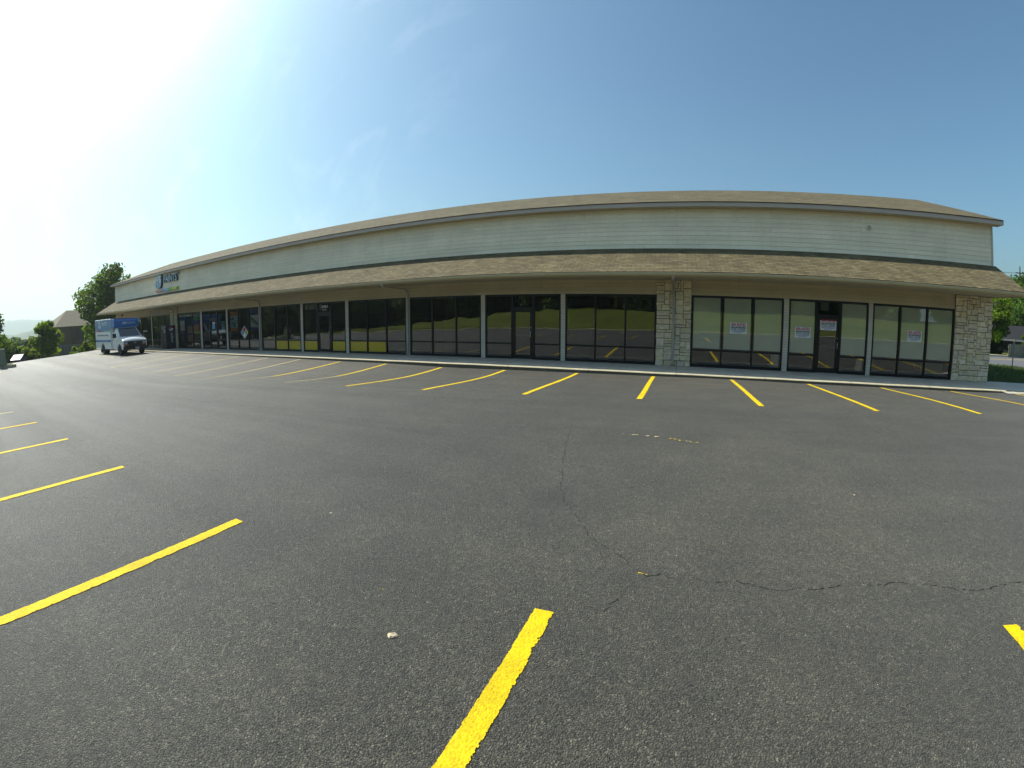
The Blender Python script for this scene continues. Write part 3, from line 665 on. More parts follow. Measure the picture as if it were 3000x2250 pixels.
# small wall fittings
mb=MB(); mb.lathe([(.08,-.07),(.09,-.05),(.075,-.017)],(7.63,0,5.57),'y',12); part(mb,'wall_lamp',plain('lamp_grey',(.38,.40,.36),.5))
mb=MB(); mb.lathe([(.10,-.14),(.10,-.02)],(-47.45,0,3.1),'y',12); mb.box(-47.5,-47.4,-.06,-.013,2.95,3.1); part(mb,'wall_lamp',M['black'])

# ------------------------------------------------------------------ signs and posters
def lease_sign(x0,x1,z0,z1,y,label):
    s=empty('lease_sign',((x0+x1)/2,y,z0),0,label,'sign','spa suites lease signs'); w=x1-x0; h=z1-z0
    mb=MB(); mb.box(-w/2,w/2,0,.006,0,h); mb.build('sign_board',M['offwhite'],s)
    text_mesh('SPA SUITES',h*.36,M['red'],s,'heading',(0,-.003,h*.80),FRONT,w*.86,.001,h*.012)
    text_mesh('HAIR\u00b7NAILS\u00b7MASSAGE',h*.2,M['ink'],s,'text_line',(0,-.003,h*.565),FRONT,w*.88,.001,h*.007)
    text_mesh('FOR LEASE',h*.24,M['ink'],s,'text_line',(0,-.003,h*.375),FRONT,w*.84,.001,h*.003)
    mb=MB(); x=-w*.42
    while x<w*.4:
        l=random.uniform(.03,.08)*w; mb.box(x,min(x+l,w*.42),-.004,-.001,h*.19,h*.245); x+=l+.018*w
    mb.build('small_print',M['blueink'],s); mb=MB(); x=-w*.25
    while x<w*.22:
        l=random.uniform(.02,.05)*w; mb.box(x,x+l,-.004,-.001,h*.085,h*.13); x+=l+.014*w
    mb.build('small_print',M['blueink'],s)
lease_sign(2.05,2.70,1.33,1.75,.018,'lease sign in the window just right of the stone pier with the downspout')
lease_sign(4.61,5.25,1.29,1.70,.03-.012,'lease sign on the frosted sidelight left of the glass door')
lease_sign(5.62,6.28,1.62,2.05,.006,'lease sign hung highest, on the dark glass door')
lease_sign(9.35,10.0,1.39,1.80,.03-.012,'lease sign in the last window before the right-hand stone corner')

sg=empty('store_sign',(-36.7,-.02,4.6),0,'blue shield and white PAINTS letters with a rainbow bar on the upper wall','sign')
def shield(w,h,n=10):
    P=[(-w/2+.06,h/2),(w/2-.06,h/2),(w/2,h/2-.06)]; r=w*.34
    for k in range(n+1): a=-k*math.pi/2/n; P.append((w/2-r+r*math.cos(a),-h/2+r+r*math.sin(a)))
    for k in range(n+1): a=-math.pi/2-k*math.pi/2/n; P.append((-w/2+r+r*math.cos(a),-h/2+r+r*math.sin(a)))
    P.append((-w/2,h/2-.06)); return P
mb=MB(); mb.prism([(x-1.36,z+1.0) for x,z in shield(1.22,1.22)],-.2,0,'y'); o=mb.build('shield',[M['skyblue'],M['navy']],sg)
for p_ in o.data.polygons: p_.material_index=0 if p_.normal.y<-.9 else 1
def glyphP(mb,x,z,w,h,t,y0,y1):
    mb.box(x,x+t,y0,y1,z,z+h); mb.box(x+t,x+w-.04,y0,y1,z+h-t,z+h); mb.box(x+t,x+w-.04,y0,y1,z+h*.42,z+h*.42+t); mb.box(x+w-t,x+w,y0,y1,z+h*.42+.04,z+h-.04)
mb=MB(); glyphP(mb,-1.92,.78,.32,.58,.065,-.222,-.204); glyphP(mb,-1.55,.66,.36,.90,.07,-.222,-.204)
mb.box(-1.12,-1.03,-.222,-.204,.84,1.38); mb.box(-1.03,-.82,-.222,-.204,1.30,1.38); mb.box(-1.03,-.82,-.222,-.204,.84,.92); mb.box(-.86,-.78,-.222,-.204,.92,1.1); mb.box(-.95,-.86,-.222,-.204,1.03,1.1)
mb.build('shield_letters',M['white'],sg)
text_mesh('PAINTS',.86,M['white'],sg,'letters',(.92,-.10,1.02),FRONT,2.42,.09,.008,[M['paleblue'],M['navy']])
text_mesh('\u00ae',.22,M['white'],sg,'letters',(2.27,-.10,1.3),FRONT,None,.06,0,[M['white'],M['navy']])
mb=MB()
for i,m in enumerate(('salmon','violet','cyan','green','lime')): mb.box(-1.95+i*.81,-1.95+(i+1)*.81,-.16,0,.08,.27,mi=i)
mb.build('rainbow_bar',[M[k] for k in ('salmon','violet','cyan','green','lime')],sg)

def poster(x0,x1,z0,z1,bands,label,y=.055,group=None,name='window_poster',cat='poster'):
    mats=[]; mb=MB()
    for za,zb,m in bands:
        if M[m] not in mats: mats.append(M[m])
        mb.box(x0-(x0+x1)/2,x1-(x0+x1)/2,0,.006,za*(z1-z0),zb*(z1-z0),mi=mats.index(M[m]))
    o=mb.build(name,mats); o.location=((x0+x1)/2,y,z0); return tag(o,label,cat,group)
G='posters in the paint shop windows'
po=poster(-27.06,-26.12,1.22,2.55,[(0,.16,'orange'),(.16,.78,'paleblue'),(.78,1,'orange')],'tall window poster with orange bands at top and bottom',group=G)
mb=MB()
for i in range(14):
    x,z,r_=random.uniform(-.3,.3),random.uniform(.35,.9),random.uniform(.05,.16); mb.face([(x+r_*math.cos(a),-.003-.0004*i,z+r_*random.uniform(.5,1)*math.sin(a)) for a in np.arange(0,6.2,.6)],mi=i%4)
mb.build('picture',[M['purple'],M['paper'],M['navy'],M['cyan']],po,fix=False)
po=poster(-24.68,-23.78,1.25,2.62,[(0,.16,'purple'),(.16,.72,'paper'),(.72,1,'purple')],'white window poster with purple bands and a grey stroke',group=G)
mb=MB(); mb.face([(-.42,-.004,.75),(.42,-.004,.35),(.42,-.004,.45),(-.42,-.004,.9)]); mb.build('picture',M['galv'],po,fix=False); mb=MB(); mb.face([(-.42,-.005,.62),(.42,-.005,.28),(.42,-.005,.33),(-.42,-.005,.68)]); mb.build('picture',M['galv'],po,fix=False)
po=poster(-34.62,-33.78,1.1,2.5,[(0,.18,'purple'),(.18,.75,'paper'),(.75,1,'navy')],'white and navy window poster beside the drinks machine',group=G)
po=poster(-32.3,-31.3,1.1,2.45,[(0,.16,'lime'),(.16,.5,'orange'),(.5,.75,'purple'),(.75,1,'green')],'multicoloured window poster with red, purple and green blocks',group=G)
po=poster(-28.24,-27.82,1.3,1.95,[(0,.45,'paleblue'),(.45,.5,'navy'),(.5,1,'cyan')],'small pale blue notice in the sidelight right of the paint shop door',cat='notice',name='window_notice')
po=poster(-29.42,-29.05,1.42,1.92,[(0,.75,'cyan'),(.75,.85,'paper'),(.85,1,'paper')],'blue notice with a white top strip on the paint shop door',y=.0,cat='notice',name='window_notice')
po=poster(-28.5,-28.25,.70,.93,[(0,1,'paper')],'small blank white card low in the window beside the paint shop door',cat='notice',name='window_notice')
hz=empty('hazard_sign',(-25.36,.02,1.14),0,'four-colour diamond hazard placard in the paint shop window','sign')
mb=MB(); s=.43; mb.prism([(0,-s),(s,0),(0,s),(-s,0)],0,.006,'y'); mb.build('sign_board',M['white'],hz)
q=.195
for (cx,cz,m) in ((0,q,'red'),(-q,0,'truckblue'),(q,0,'lime'),(0,-q,'white')):
    mb=MB(); t=q*.94; mb.face([(cx,-.003,cz-t),(cx+t,-.003,cz),(cx,-.003,cz+t),(cx-t,-.003,cz)]); mb.build('quarter',M[m],hz,fix=False)
text_mesh('3',.22,M['ink'],hz,'numeral',(0,-.006,q),FRONT); text_mesh('2',.22,M['paper'],hz,'numeral',(-q,-.006,0),FRONT); text_mesh('0',.24,M['ink'],hz,'numeral',(q,-.006,0),FRONT)

# ------------------------------------------------------------------ drinks machine
vm=empty('drinks_machine',(-35.7,-.52,0.0),0,'dark navy drinks vending machine against the stone pier','vending machine')
mb=MB(); mb.box(-.5,.5,-.42,.40,.06,1.84); mb.build('cabinet',M['pepsi'],vm,bevel=.02)
mb=MB(); mb.box(-.46,.46,-.38,.38,0,.058); mb.build('plinth',M['black'],vm)
mb=MB(); mb.box(-.47,.47,-.445,-.422,.12,1.80); mb.build('front_panel',M['pepsi'],vm,bevel=.01)
for z in (1.66,1.5,1.38,1.28): mb=MB(); mb.box(.1,.3,-.458,-.446,z,z+.06); mb.build('selection_button',M['paper'],vm)
mb=MB(); mb.box(-.25,.0,-.458,-.446,1.55,1.72); mb.build('price_plate',M['greyTrim'],vm); mb=MB(); mb.box(.22,.26,-.458,-.446,.62,1.2); mb.build('coin_slot',M['greyTrim'],vm)
mb=MB(); mb.box(-.3,.2,-.456,-.446,.3,.45); mb.build('vend_flap',M['black'],vm)
def disc(mb,cx,cz,r,a0,a1,x,n=20): return [(x,cx+r*math.cos(a0+(a1-a0)*k/n),cz+r*math.sin(a0+(a1-a0)*k/n)) for k in range(n+1)]
r_=.19; cy,cz=.02,1.56
mb=MB(); mb.face(disc(mb,cy,cz,r_,0,2*math.pi,.502,28)[:-1]); e1=mb.build('emblem',M['white'],vm,fix=False)
mb=MB(); P=disc(mb,cy,cz,r_*.97,R(20),R(195),.504); P+= [(.504,cy-.10,cz-.02),(.504,cy,cz+.02),(.504,cy+.1,cz+.045)]; mb.face(P); mb.build('emblem_top',M['red'],e1,fix=False)
mb=MB(); P=disc(mb,cy,cz,r_*.97,R(212),R(348),.504); P+= [(.504,cy+.08,cz-.08),(.504,cy,cz-.09),(.504,cy-.09,cz-.12)]; mb.face(P); mb.build('emblem_base',M['truckblue'],e1,fix=False)
text_mesh('pepsi',.36,M['paleblue'],vm,'lettering',(.503,.03,.88),(R(90),R(-90),R(90)),.72,.001,.004)

# ------------------------------------------------------------------ box truck
tx,ty=-35.45,-3.93; tz=gz(tx-1.8,ty)-.005
tr=empty('box_truck',(tx,ty,tz),0,'white and blue box truck parked alongside the kerb at the far end of the building','truck')
SW=.975
arch=[(.47*math.cos(a),.37+.47*math.sin(a)) for a in np.linspace(math.pi*.98,math.pi*.02,14)]
mb=MB(); poly=[(-1.62,.43),(-.5,.40)]+arch+[(.55,.42),(.80,.46),(.86,.60),(.86,.98),(.80,1.09),(.42,1.24),(.06,1.32),(-1.62,1.32)]
mb.prism(poly,-SW,SW,'y'); body=mb.build('cab_body',M['truckwhite'],tr,bevel=.035)
mb=MB(); lo=[(-1.62,-.955),(.04,-.955),(.04,.955),(-1.62,.955)]; hi=[(-1.62,-.82),(-.80,-.80),(-.80,.80),(-1.62,.82)]
mb.ring([[(x,y,1.29) for x,y in lo],[(x,y,2.03) for x,y in hi]],cap=True); mb.build('cab_roof',M['truckwhite'],tr,bevel=.04)
def lerp(a,b_,t): return tuple(a[i]+(b_[i]-a[i])*t for i in range(3))
A0,A1,B0,B1=(.04,-.955,1.29),(.04,.955,1.29),(-.80,-.80,2.03),(-.80,.80,2.03)
nrm=(Vector(A1)-Vector(A0)).cross(Vector(B0)-Vector(A0)).normalized(); nrm=nrm if nrm.x>0 else -nrm
def patch(c0,c1,c2,c3,u0,u1,v0,v1,off,nv): 
    f=lambda u,v:Vector(lerp(lerp(c0,c1,u),lerp(c3,c2,u),v))+nv*off
    return [f(u0,v0),f(u1,v0),f(u1,v1),f(u0,v1)]
mb=MB(); q1=patch(A0,A1,B1,B0,.05,.95,.10,.94,.012,nrm); mb.face(q1); mb.build('windscreen',M['carglass'],tr,fix=False)
for sgn in (-1,1):
    C0,C1,C2,C3=(-1.62,sgn*.955,1.29),(.04,sgn*.955,1.29),(-.80,sgn*.80,2.03),(-1.62,sgn*.82,2.03)
    nv=(Vector(C1)-Vector(C0)).cross(Vector(C3)-Vector(C0)).normalized(); nv=nv if nv.y*sgn>0 else -nv
    mb=MB(); mb.face(patch(C0,C1,C2,C3,.16,.88,.12,.90,.012,nv)); mb.build('side_window',M['sideglass'],tr,fix=False)
    mb=MB(); mb.box(-.16,.0,sgn*1.30-.13,sgn*1.30+.13,1.30,1.62); mi_=mb.build('mirror',M['black'],tr,bevel=.02)
    mb=MB(); mb.box(-.17,.01,sgn*1.30-.135,sgn*1.30+.135,1.622,1.665); mb.build('mirror_cap',M['white'],mi_,bevel=.01)
    mb=MB(); mb.tube([(-.1,sgn*.95,1.34),(-.08,sgn*1.2,1.38)],.02); mb.build('mirror_arm',M['black'],mi_)
    d=MB()
    for a,b_ in (((-1.45,.48),(-1.45,1.30)),((-.50,.48),(-.50,1.30))): d.box(a[0]-.006,a[0]+.006,sgn*SW-.004,sgn*SW+.004,a[1],b_[1])
    d.box(-1.45,-.5,sgn*SW-.004,sgn*SW+.004,.474,.486); dd=d.build('door_seam',M['greyTrim'],tr)
    d=MB(); d.box(-1.38,-1.2,sgn*(SW+.012)-.012,sgn*(SW+.012)+.012,1.12,1.17); d.build('door_handle',M['black'],tr)
mb=MB(); mb.box(.845,.875,-.90,.90,.63,1.01); gr=mb.build('grille',M['black'],tr,bevel=.01)
mb=MB()
for z in (.74,.84,.93): mb.box(.876,.884,-.5,.5,z,z+.02)
mb.build('grille_bar',plain('grille_grey',(.05,.05,.055),.4),gr)
mb=MB(); mb.prism([(-.11,.86),(-.04,.86),(-.04,.84),(.04,.84),(.04,.86),(.11,.86),(.13,.90),(.04,.90),(.04,.92),(-.04,.92),(-.04,.90),(-.13,.90)],.885,.895,'x'); mb.build('badge',M['steel'],gr)
for sgn in (-1,1):
    mb=MB(); mb.box(.87,.892,sgn*.74-.13,sgn*.74+.13,.80,.96); mb.build('headlight',M['lens'],tr,bevel=.02)
    mb=MB(); mb.box(.87,.890,sgn*.70-.17,sgn*.70+.17,.70,.775); mb.build('turn_signal',M['amber'],tr,bevel=.01)
mb=MB(); mb.prism([(.72,.36),(.99,.38),(1.0,.60),(.86,.63),(.72,.60)],-.97,.97,'y'); mb.build('bumper',M['black'],tr,bevel=.03)
mb=MB(); mb.box(1.0,1.012,-.05,.27,.40,.56); pl=mb.build('number_plate',M['paper'],tr); mb=MB()
for k in range(6): mb.box(1.013,1.015,-.02+k*.045,.01+k*.045,.45,.52)
mb.build('plate_characters',M['blueink'],pl)
# hood crown
mb=MB(); rows=[]
for x,zc in ((.10,1.315),(.3,1.30),(.5,1.255),(.68,1.19),(.83,1.08)):
    rows.append([(x,y,zc-.05*abs(y/.86)**3+.035*(1-(y/.86)**2)) for y in np.linspace(-.86,.86,13)])
for i in range(len(rows)-1):
    for j in range(12): mb.face([rows[i][j],rows[i][j+1],rows[i+1][j+1],rows[i+1][j]])
o=mb.build('hood',M['truckwhite'],tr,smooth=True)
# cargo body
bx0,bx1,hw,zb,zt=-5.62,-1.64,1.06,.46,2.74
mb=MB(); mb.box(bx0,bx1,-hw,hw,.95,zt); cargo=mb.build('cargo_body',M['truckwhite'],tr,bevel=.025)
mb=MB(); mb.prism([(bx1-.02,2.02),(bx1-.02,zt-.01),(-.86,zt-.06),(-.72,2.55),(-.78,2.05)],-hw+.02,hw-.02,'y'); nose=mb.build('overcab_nose',M['truckblue'],tr,bevel=.03)
mb=MB(); mb.box(bx0+.02,-.9,-hw+.04,hw-.04,zt-.002,zt+.012); mb.build('cargo_roof',M['white'],tr)
rarch=[(-3.75+.52*math.cos(a),.37+.52*math.sin(a)) for a in np.linspace(math.pi*.97,math.pi*.03,14)]
mb=MB(); mb.prism([(bx0,zb),(-4.35,zb)]+rarch+[(-3.15,zb),(bx1,zb-.03),(bx1,.94),(bx0,.94)],-hw+.005,hw-.005,'y'); mb.build('skirt',M['truckwhite'],tr)
for sgn in (-1,1):
    y=sgn*(hw+.003)
    def pan(name,x0,x1,z0,z1,m,dy=0): 
        mb=MB(); yy=y+sgn*dy; mb.box(x0,x1,min(yy,yy-sgn*.004),max(yy,yy-sgn*.004),z0,z1); return mb.build(name,m,cargo)
    pan('blue_panel',bx0+.03,bx1-.03,1.90,zt-.04,M['truckblue2'])
    w=(bx1-bx0-.06)/5
    mb=MB()
    for i,m in enumerate(('red','red','truckblue','cyan','green')): 
        xa=bx0+.03+i*w; mb.box(xa,xa+w,y-.003,y+.003,1.79,1.898,mi=i)
    mb.build('rainbow_strip',[M[k] for k in ('salmon','red','truckblue','cyan','green')],cargo)
    pan('blue_band',bx0+.03,bx1-.03,.99,1.16,M['truckblue'])
    mb=MB(); mb.box(bx0+.01,bx1-.01,y-.012,y+.012,.945,.975); mb.build('rub_rail',M['white'],cargo)
y=-(hw+.012)
mb=MB(); mb.prism([(x*.62-4.34,min(z,-.05)*.62+2.36) for x,z in shield(1.0,1.0,6)],y,y+.004,'y'); lg=mb.build('shield',M['paleblue'],cargo)
mb=MB()
for i,(x,w,h_) in enumerate(((-4.62,.15,.26),(-4.44,.17,.38),(-4.24,.15,.26))): glyphP(mb,x,2.28,w,h_,.04,y-.004,y-.001)
mb.build('shield_letters',M['white'],lg)
text_mesh('PAINTS',.36,M['white'],cargo,'lettering',(-3.1,y,2.38),FRONT,1.4,.002,.003)
text_mesh('COMMERCIAL \u00b7 RESIDENTIAL \u00b7 INDUSTRIAL',.11,M['ink'],cargo,'lettering',(-3.6,y,1.5),FRONT,2.9,.002,.002)
text_mesh('PAINT STORES \u00b7 SERVICE',.1,M['paleblue'],cargo,'lettering',(-3.6,y,1.075),FRONT,2.6,.002,.002)
text_mesh('PAINTS',.2,M['paleblue'],nose,'lettering',(-.745,.36,2.36),RIGHTF,.7,.02,.003)
mb=MB(); mb.box(-.78,-.728,-.38,-.02,2.28,2.33); 
for i,(yy,h_) in enumerate(((-.36,.13),(-.24,.2),(-.12,.13))): mb.box(-.78,-.728,yy,yy+.09,2.33,2.33+h_)
mb.build('shield',M['paleblue'],nose)
mb=MB(); mb.box(-5.5,-1.0,-.45,.45,.42,.62); mb.box(-3.9,-3.6,-.8,.8,.3,.45); mb.build('chassis',M['black'],tr)
mb=MB(); mb.box(-4.55,-4.52,-1.0,-.62,.12,.45); mb.box(-4.55,-4.52,.62,1.0,.12,.45); mb.build('mud_flap',M['black'],tr)
def wheel(x,y,sgn,wid):
    t=MB(); t.lathe([(.24,-wid/2),(.345,-wid/2),(.37,-wid/2+.03),(.37,wid/2-.03),(.345,wid/2),(.24,wid/2)],(0,0,0),'y',24); w=t.build('wheel',M['rubber'],tr,smooth=False); w.location=(x,y,.37)
    r_=MB(); r_.lathe([(.02,sgn*(wid/2-.03)),(.10,sgn*(wid/2-.02)),(.15,sgn*(wid/2-.06)),(.215,sgn*(wid/2-.045)),(.245,sgn*(wid/2+.004)),(.245,sgn*(wid/2-.05))],(0,0,0),'y',20); r_.build('rim',M['greyTrim'],w,smooth=True)
for sgn in (-1,1): wheel(0,sgn*.86,sgn,.24); wheel(-3.75,sgn*.80,sgn,.44)

# ------------------------------------------------------------------ trees and shrubs
def crown_mesh(name,h,r,base,n,leaf,seed,mat,shape='round',clumps=40):
    rg=np.random.RandomState(seed)
    zc=(h+base)/2; hz_=(h-base)/2; cs=[]
    while len(cs)<clumps:
        u=rg.normal(size=3); u/=np.linalg.norm(u); rad=rg.uniform(.35,1)**.6
        p_=u*rad; t=(p_[2]+1)/2
        k=1.0 if shape=='round' else (1.12-t*.72 if shape=='cone' else .75+.25*math.sin(t*3))
        cs.append((p_[0]*r*k*.86,p_[1]*r*k*.86,zc+p_[2]*hz_*.88,rg.uniform(.16,.32)*r*(1.1-.35*t),rg.uniform(.55,1.35)))
    cs=np.array(cs); w=cs[:,3]**2; w/=w.sum()
    idx=rg.choice(clumps,n,p=w); d=rg.normal(size=(n,3)); d/=np.linalg.norm(d,axis=1)[:,None]
    rad=rg.uniform(.45,1.12,size=n)**.8
    P=cs[idx,:3]+d*(cs[idx,3]*rad)[:,None]*np.array([1.15,1.15,.85])
    nv=d+rg.normal(size=(n,3))*.7+np.array([0,0,.35]); nv/=np.linalg.norm(nv,axis=1)[:,None]
    a=np.cross(nv,rg.normal(size=(n,3))); a/=np.linalg.norm(a,axis=1)[:,None]; b2=np.cross(nv,a)
    s=leaf*rg.uniform(.55,1.3,size=n)[:,None]
    q=np.stack([P-a*s,P-b2*s*.45+nv*s*.12,P+a*s,P+b2*s*.45+nv*s*.12],1).reshape(-1,3)
    me=bpy.data.meshes.new(name); me.from_pydata(q.tolist(),[],[(4*i,4*i+1,4*i+2,4*i+3) for i in range(n)])
    me.materials.append(mat)
    ca=me.color_attributes.new('tone','FLOAT_COLOR','CORNER')
    t=cs[idx,4]*rg.uniform(.7,1.3,size=n); warm=rg.uniform(.85,1.2,size=n)
    c_=np.stack([t*warm,t,t*.9,np.ones(n)],1); ca.data.foreach_set('color',np.repeat(c_,4,axis=0).ravel())
    me.update(); return me,cs
def trunk_mb(h,r,base,cs,seed):
    rnd=random.Random(seed); mb=MB(); top=base+(h-base)*.6; tr_=max(.06,h*.018)
    pts=[(0,0,-.4)]+[(rnd.gauss(0,.05*r),rnd.gauss(0,.05*r),top*k/4) for k in range(1,5)]
    mb.tube(pts,[tr_*1.3,tr_,tr_*.85,tr_*.6,tr_*.3],8)
    for k in range(min(9,len(cs))):
        c_=cs[k*3%len(cs)]; z=max(base*.7,min(top,c_[2]*.55)); mid=(c_[0]*.45,c_[1]*.45,(z+c_[2])/2+.1)
        mb.tube([(0,0,z),mid,tuple(c_[:3])],[tr_*.45,tr_*.3,tr_*.1],5)
    return mb
def tree(name,loc,h,r,base,n,leaf,seed,mat,label,cat='tree',group=None,shape='round',clumps=40,src=None):
    root=empty(name,loc,0,label,cat,group)
    if src is None:
        me,cs=crown_mesh('crown',h,r,base,n,leaf,seed,M[mat],shape,clumps)
        c_=bpy.data.objects.new('crown' if cat=='tree' else 'foliage',me); col.objects.link(c_); c_.parent=root
        trunk_mb(h,r,base,cs,seed).build('trunk' if cat=='tree' else 'stem',M['bark'],root,smooth=True)
    else:
        for ch in list(src.children): d=ch.copy(); col.objects.link(d); d.parent=root
        root.scale=(r,r,h); root.rotation_euler=(0,0,seed)
    return root
def at(az,dist,z): return (math.sin(R(az))*dist, EYE.y+math.cos(R(az))*dist, z)
def tz_(x,y): return float(terr(np.array([[x]]),np.array([[y]]))[0,0])
# left side
tree('broadleaf_tree',at(-70.2,61,-1.3),10.9,5.2,.3,15000,.27,1,'leaf','tallest broadleaf tree rising behind the parked truck','tree',shape='round',clumps=100)
tree('broadleaf_tree',at(-66.4,66,-1.0),10.9,4.4,2.5,4600,.27,2,'leaf','broadleaf tree whose top shows above the left end of the roof','tree',clumps=45)
tree('young_tree',at(-78.35,57,-1.3),5.1,2.15,.2,4200,.22,3,'leaf_bright','bright green young tree in front of the grey fence','tree',shape='cone',clumps=40)
tree('young_tree',at(-79.9,64,-1.6),3.1,1.5,.2,1300,.22,14,'leaf_bright','low bright sapling left of the young tree by the fence','tree',clumps=16)
tree('broadleaf_tree',at(-85.4,52,-1.1),5.9,3.1,.1,5200,.26,4,'leaf','dark broadleaf tree at the left edge of the view','tree',clumps=45)
tree('broadleaf_tree',at(-83.1,66,-1.8),3.9,2.4,.1,2600,.26,24,'leaf','rounded tree behind the dumpster lid and the fence','tree',clumps=30)
sh=tree('shrub',at(-73.9,52,-.75),1.55,1.0,.02,900,.16,5,'leaf_bright','yellow-green shrub nearest the rear of the truck','shrub','shrubs at the left end of the building',clumps=14)
tree('shrub',at(-74.9,55,-.95),1.35,.95,.02,800,.16,6,'leaf_bright','yellow-green shrub further left along the fence from the truck','shrub','shrubs at the left end of the building',clumps=12)
tree('shrub',at(-78.6,52,-1.05),.95,1.0,.02,700,.14,7,'leaf_dark','dark low shrub under the bright young tree','shrub',clumps=12)
# trees down the slope towards the hills
for i,(az,d,h,r,m) in enumerate(((-82.4,120,6.4,4.5,'leaf'),(-81.2,135,5.6,4.2,'leaf_dark'),(-80.4,118,5.2,4.0,'leaf'),(-81.9,200,9,7,'leaf'),(-80.7,215,9.5,7,'leaf_dark'),(-79.3,150,6.5,5,'leaf'),(-83.6,170,9.4,6,'leaf'))):
    x,y,_=at(az,d,0); tree('distant_tree',(x,y,tz_(x,y)),h,r,.3,1500,.5,30+i,m,'hazy distant tree on the slope beyond the grey fence','tree','trees down the slope beyond the fence',clumps=24)
# right side
tree('broadleaf_tree',at(36.9,58,-.2),7.6,2.3,.4,4200,.22,8,'leaf_bright','bright green tree beside the right-hand stone pier','tree',clumps=48)
tree('broadleaf_tree',at(41.6,80,-.2),11.6,5.2,.8,6500,.28,9,'leaf','tall olive tree at the right edge across the road','tree',clumps=55)
tree('broadleaf_tree',at(38.6,84,-.2),12.2,6.6,.6,8500,.32,10,'leaf','broad tree behind the dark-roofed house across the road','tree',clumps=50)
tree('shrub',at(40.9,60,-.2),2.7,1.3,.1,1500,.17,12,'leaf_bright','bright bush beside the dark-roofed house','shrub',clumps=18)
tree('shrub',at(37.4,59,-.2),2.0,1.6,.05,2200,.16,13,'leaf_dark','dark bush below the bright tree across the road','shrub',clumps=22)
# trees behind the viewpoint, on top of the grass bank
protos=[]
for k in range(4):
    x=-60+k*34; rg=random.Random(50+k); h=rg.uniform(9.5,13); r=rg.uniform(4.5,6)
    t=tree('bank_tree',(x,-66-3*(k%2),2.3),h,r,-2.5,6500,.55,40+k,'leaf_bank','dark tree on top of the grass bank facing the shops','tree','trees along the grass bank',clumps=70); protos.append(t)
for i in range(54):
    src=protos[i%4]; x=-110+i*4.9+random.uniform(-2,2); t=empty('bank_tree',(x,-57-(i%3)*6-random.uniform(0,6),tz_(x,-66)-.3),random.uniform(0,6),'dark tree on top of the grass bank facing the shops','tree','trees along the grass bank')
    s=random.uniform(.8,1.25); t.scale=(s,s,s*random.uniform(.85,1.1))
    for ch in list(src.children): d=ch.copy(); col.objects.link(d); d.parent=t
for i in range(12):
    src=protos[(i+1)%4]; x=-72-(i%3)*11-random.uniform(0,4); y=-24-i*3.4; t=empty('lot_tree',(x,y,tz_(x,y)-.3),random.uniform(0,6),'dark tree on the low ground past the far left end of the lot','tree','trees past the left end of the lot')
    k_=random.uniform(.75,1.1); t.scale=(k_,k_,k_*random.uniform(.8,1.05))
    for ch in list(src.children): d=ch.copy(); col.objects.link(d); d.parent=t
# ------------------------------------------------------------------ left side: fence, house, dumpster, island
mb=MB(); fn=empty('board_fence',(-66,-2,-1.75),0,'long grey board fence running below the lot on the left','fence')
for k in range(150):
    y=-13+k*.15; hh=1.98+.03*math.sin(k*.9)+random.uniform(-.015,.015); mb.box(-.012,.012,y,y+.142,0,hh,tone=random.uniform(.85,1.1))
mb.build('boards',M['fence'],fn); mb=MB(); mb.box(-.06,-.013,-13,9.5,.4,.5,tone=.99); mb.box(-.06,-.013,-13,9.5,1.5,1.6,tone=.99); mb.build('rail',M['fence'],fn)
for k in range(10): mb=MB(); mb.box(-.16,-.061,-13+k*2.45,-12.9+k*2.45,-.3,2.02,tone=.99); mb.build('fence_post',M['fence'],fn)
hs=empty('neighbour_house',at(-77.1,86,-2.7),0,'brown neighbouring house with a tan hipped roof beyond the grey fence','house')
W_,D_,EH,RH=13.0,9.0,5.55,8.15
mb=MB(); mb.box(-D_,0,0,W_,0,EH-.1); hb=mb.build('wall',M['brownwall'],hs)
o_=.5; mb=MB(); a=[(-D_-o_,-o_,EH-.15),(o_,-o_,EH-.15),(o_,W_+o_,EH-.15),(-D_-o_,W_+o_,EH-.15)]; r0,r1=(-D_/2,D_/2-1.6,RH),(-D_/2,W_-D_/2+1.6,RH)
mb.face([a[0],a[1],r0]); mb.face([a[1],a[2],r1,r0]); mb.face([a[2],a[3],r1]); mb.face([a[3],a[0],r0,r1]); mb.face([a[0],a[3],a[2],a[1]])
mb.build('roof',M['tanroof'],hs)
for (y0,y1,z0,z1) in ((3.2,4.9,3.1,5.0),(3.2,4.9,.6,2.5),(7.0,8.4,3.1,5.0),(7.0,8.4,.6,2.5)): mb=MB(); mb.box(.004,.03,y0,y1,z0,z1); wi=mb.build('window',M['opening_shade'],hs)
for y in (2.6,5.3): mb=MB(); mb.box(.05,.35,y,y+.3,0,EH-.16); mb.build('porch_post',M['brownwall'],hs)
mb=MB(); mb.box(.02,1.3,2.6,5.6,2.75,2.9); mb.build('balcony',M['brownwall'],hs)
for i,(az,d) in enumerate(((-81.6,165),(-80.95,172))):
    x,y,_=at(az,d,0); h_=empty('distant_house',(x,y,tz_(x,y)-.4),.2+i*.5,('pale roofed house far down the slope, left of two','pale roofed house far down the slope, right of two')[i],'house','houses down the slope')
    mb=MB(); mb.box(-4,4,-4,4,0,3.6); mb.build('wall',M['apron'],h_); mb=MB(); mb.prism([(-4.5,3.5),(4.5,3.5),(0,5.8)],-4.4,4.4,'y'); mb.build('roof',plain('pale_roof',(.24,.17,.14),.9),h_)
db=empty('dumpster',at(-81.65,51.5,-1.05),R(150),'dark blue dumpster with two pale sloping lids beside the fence','dumpster')
db.scale=(.62,.5,.86)
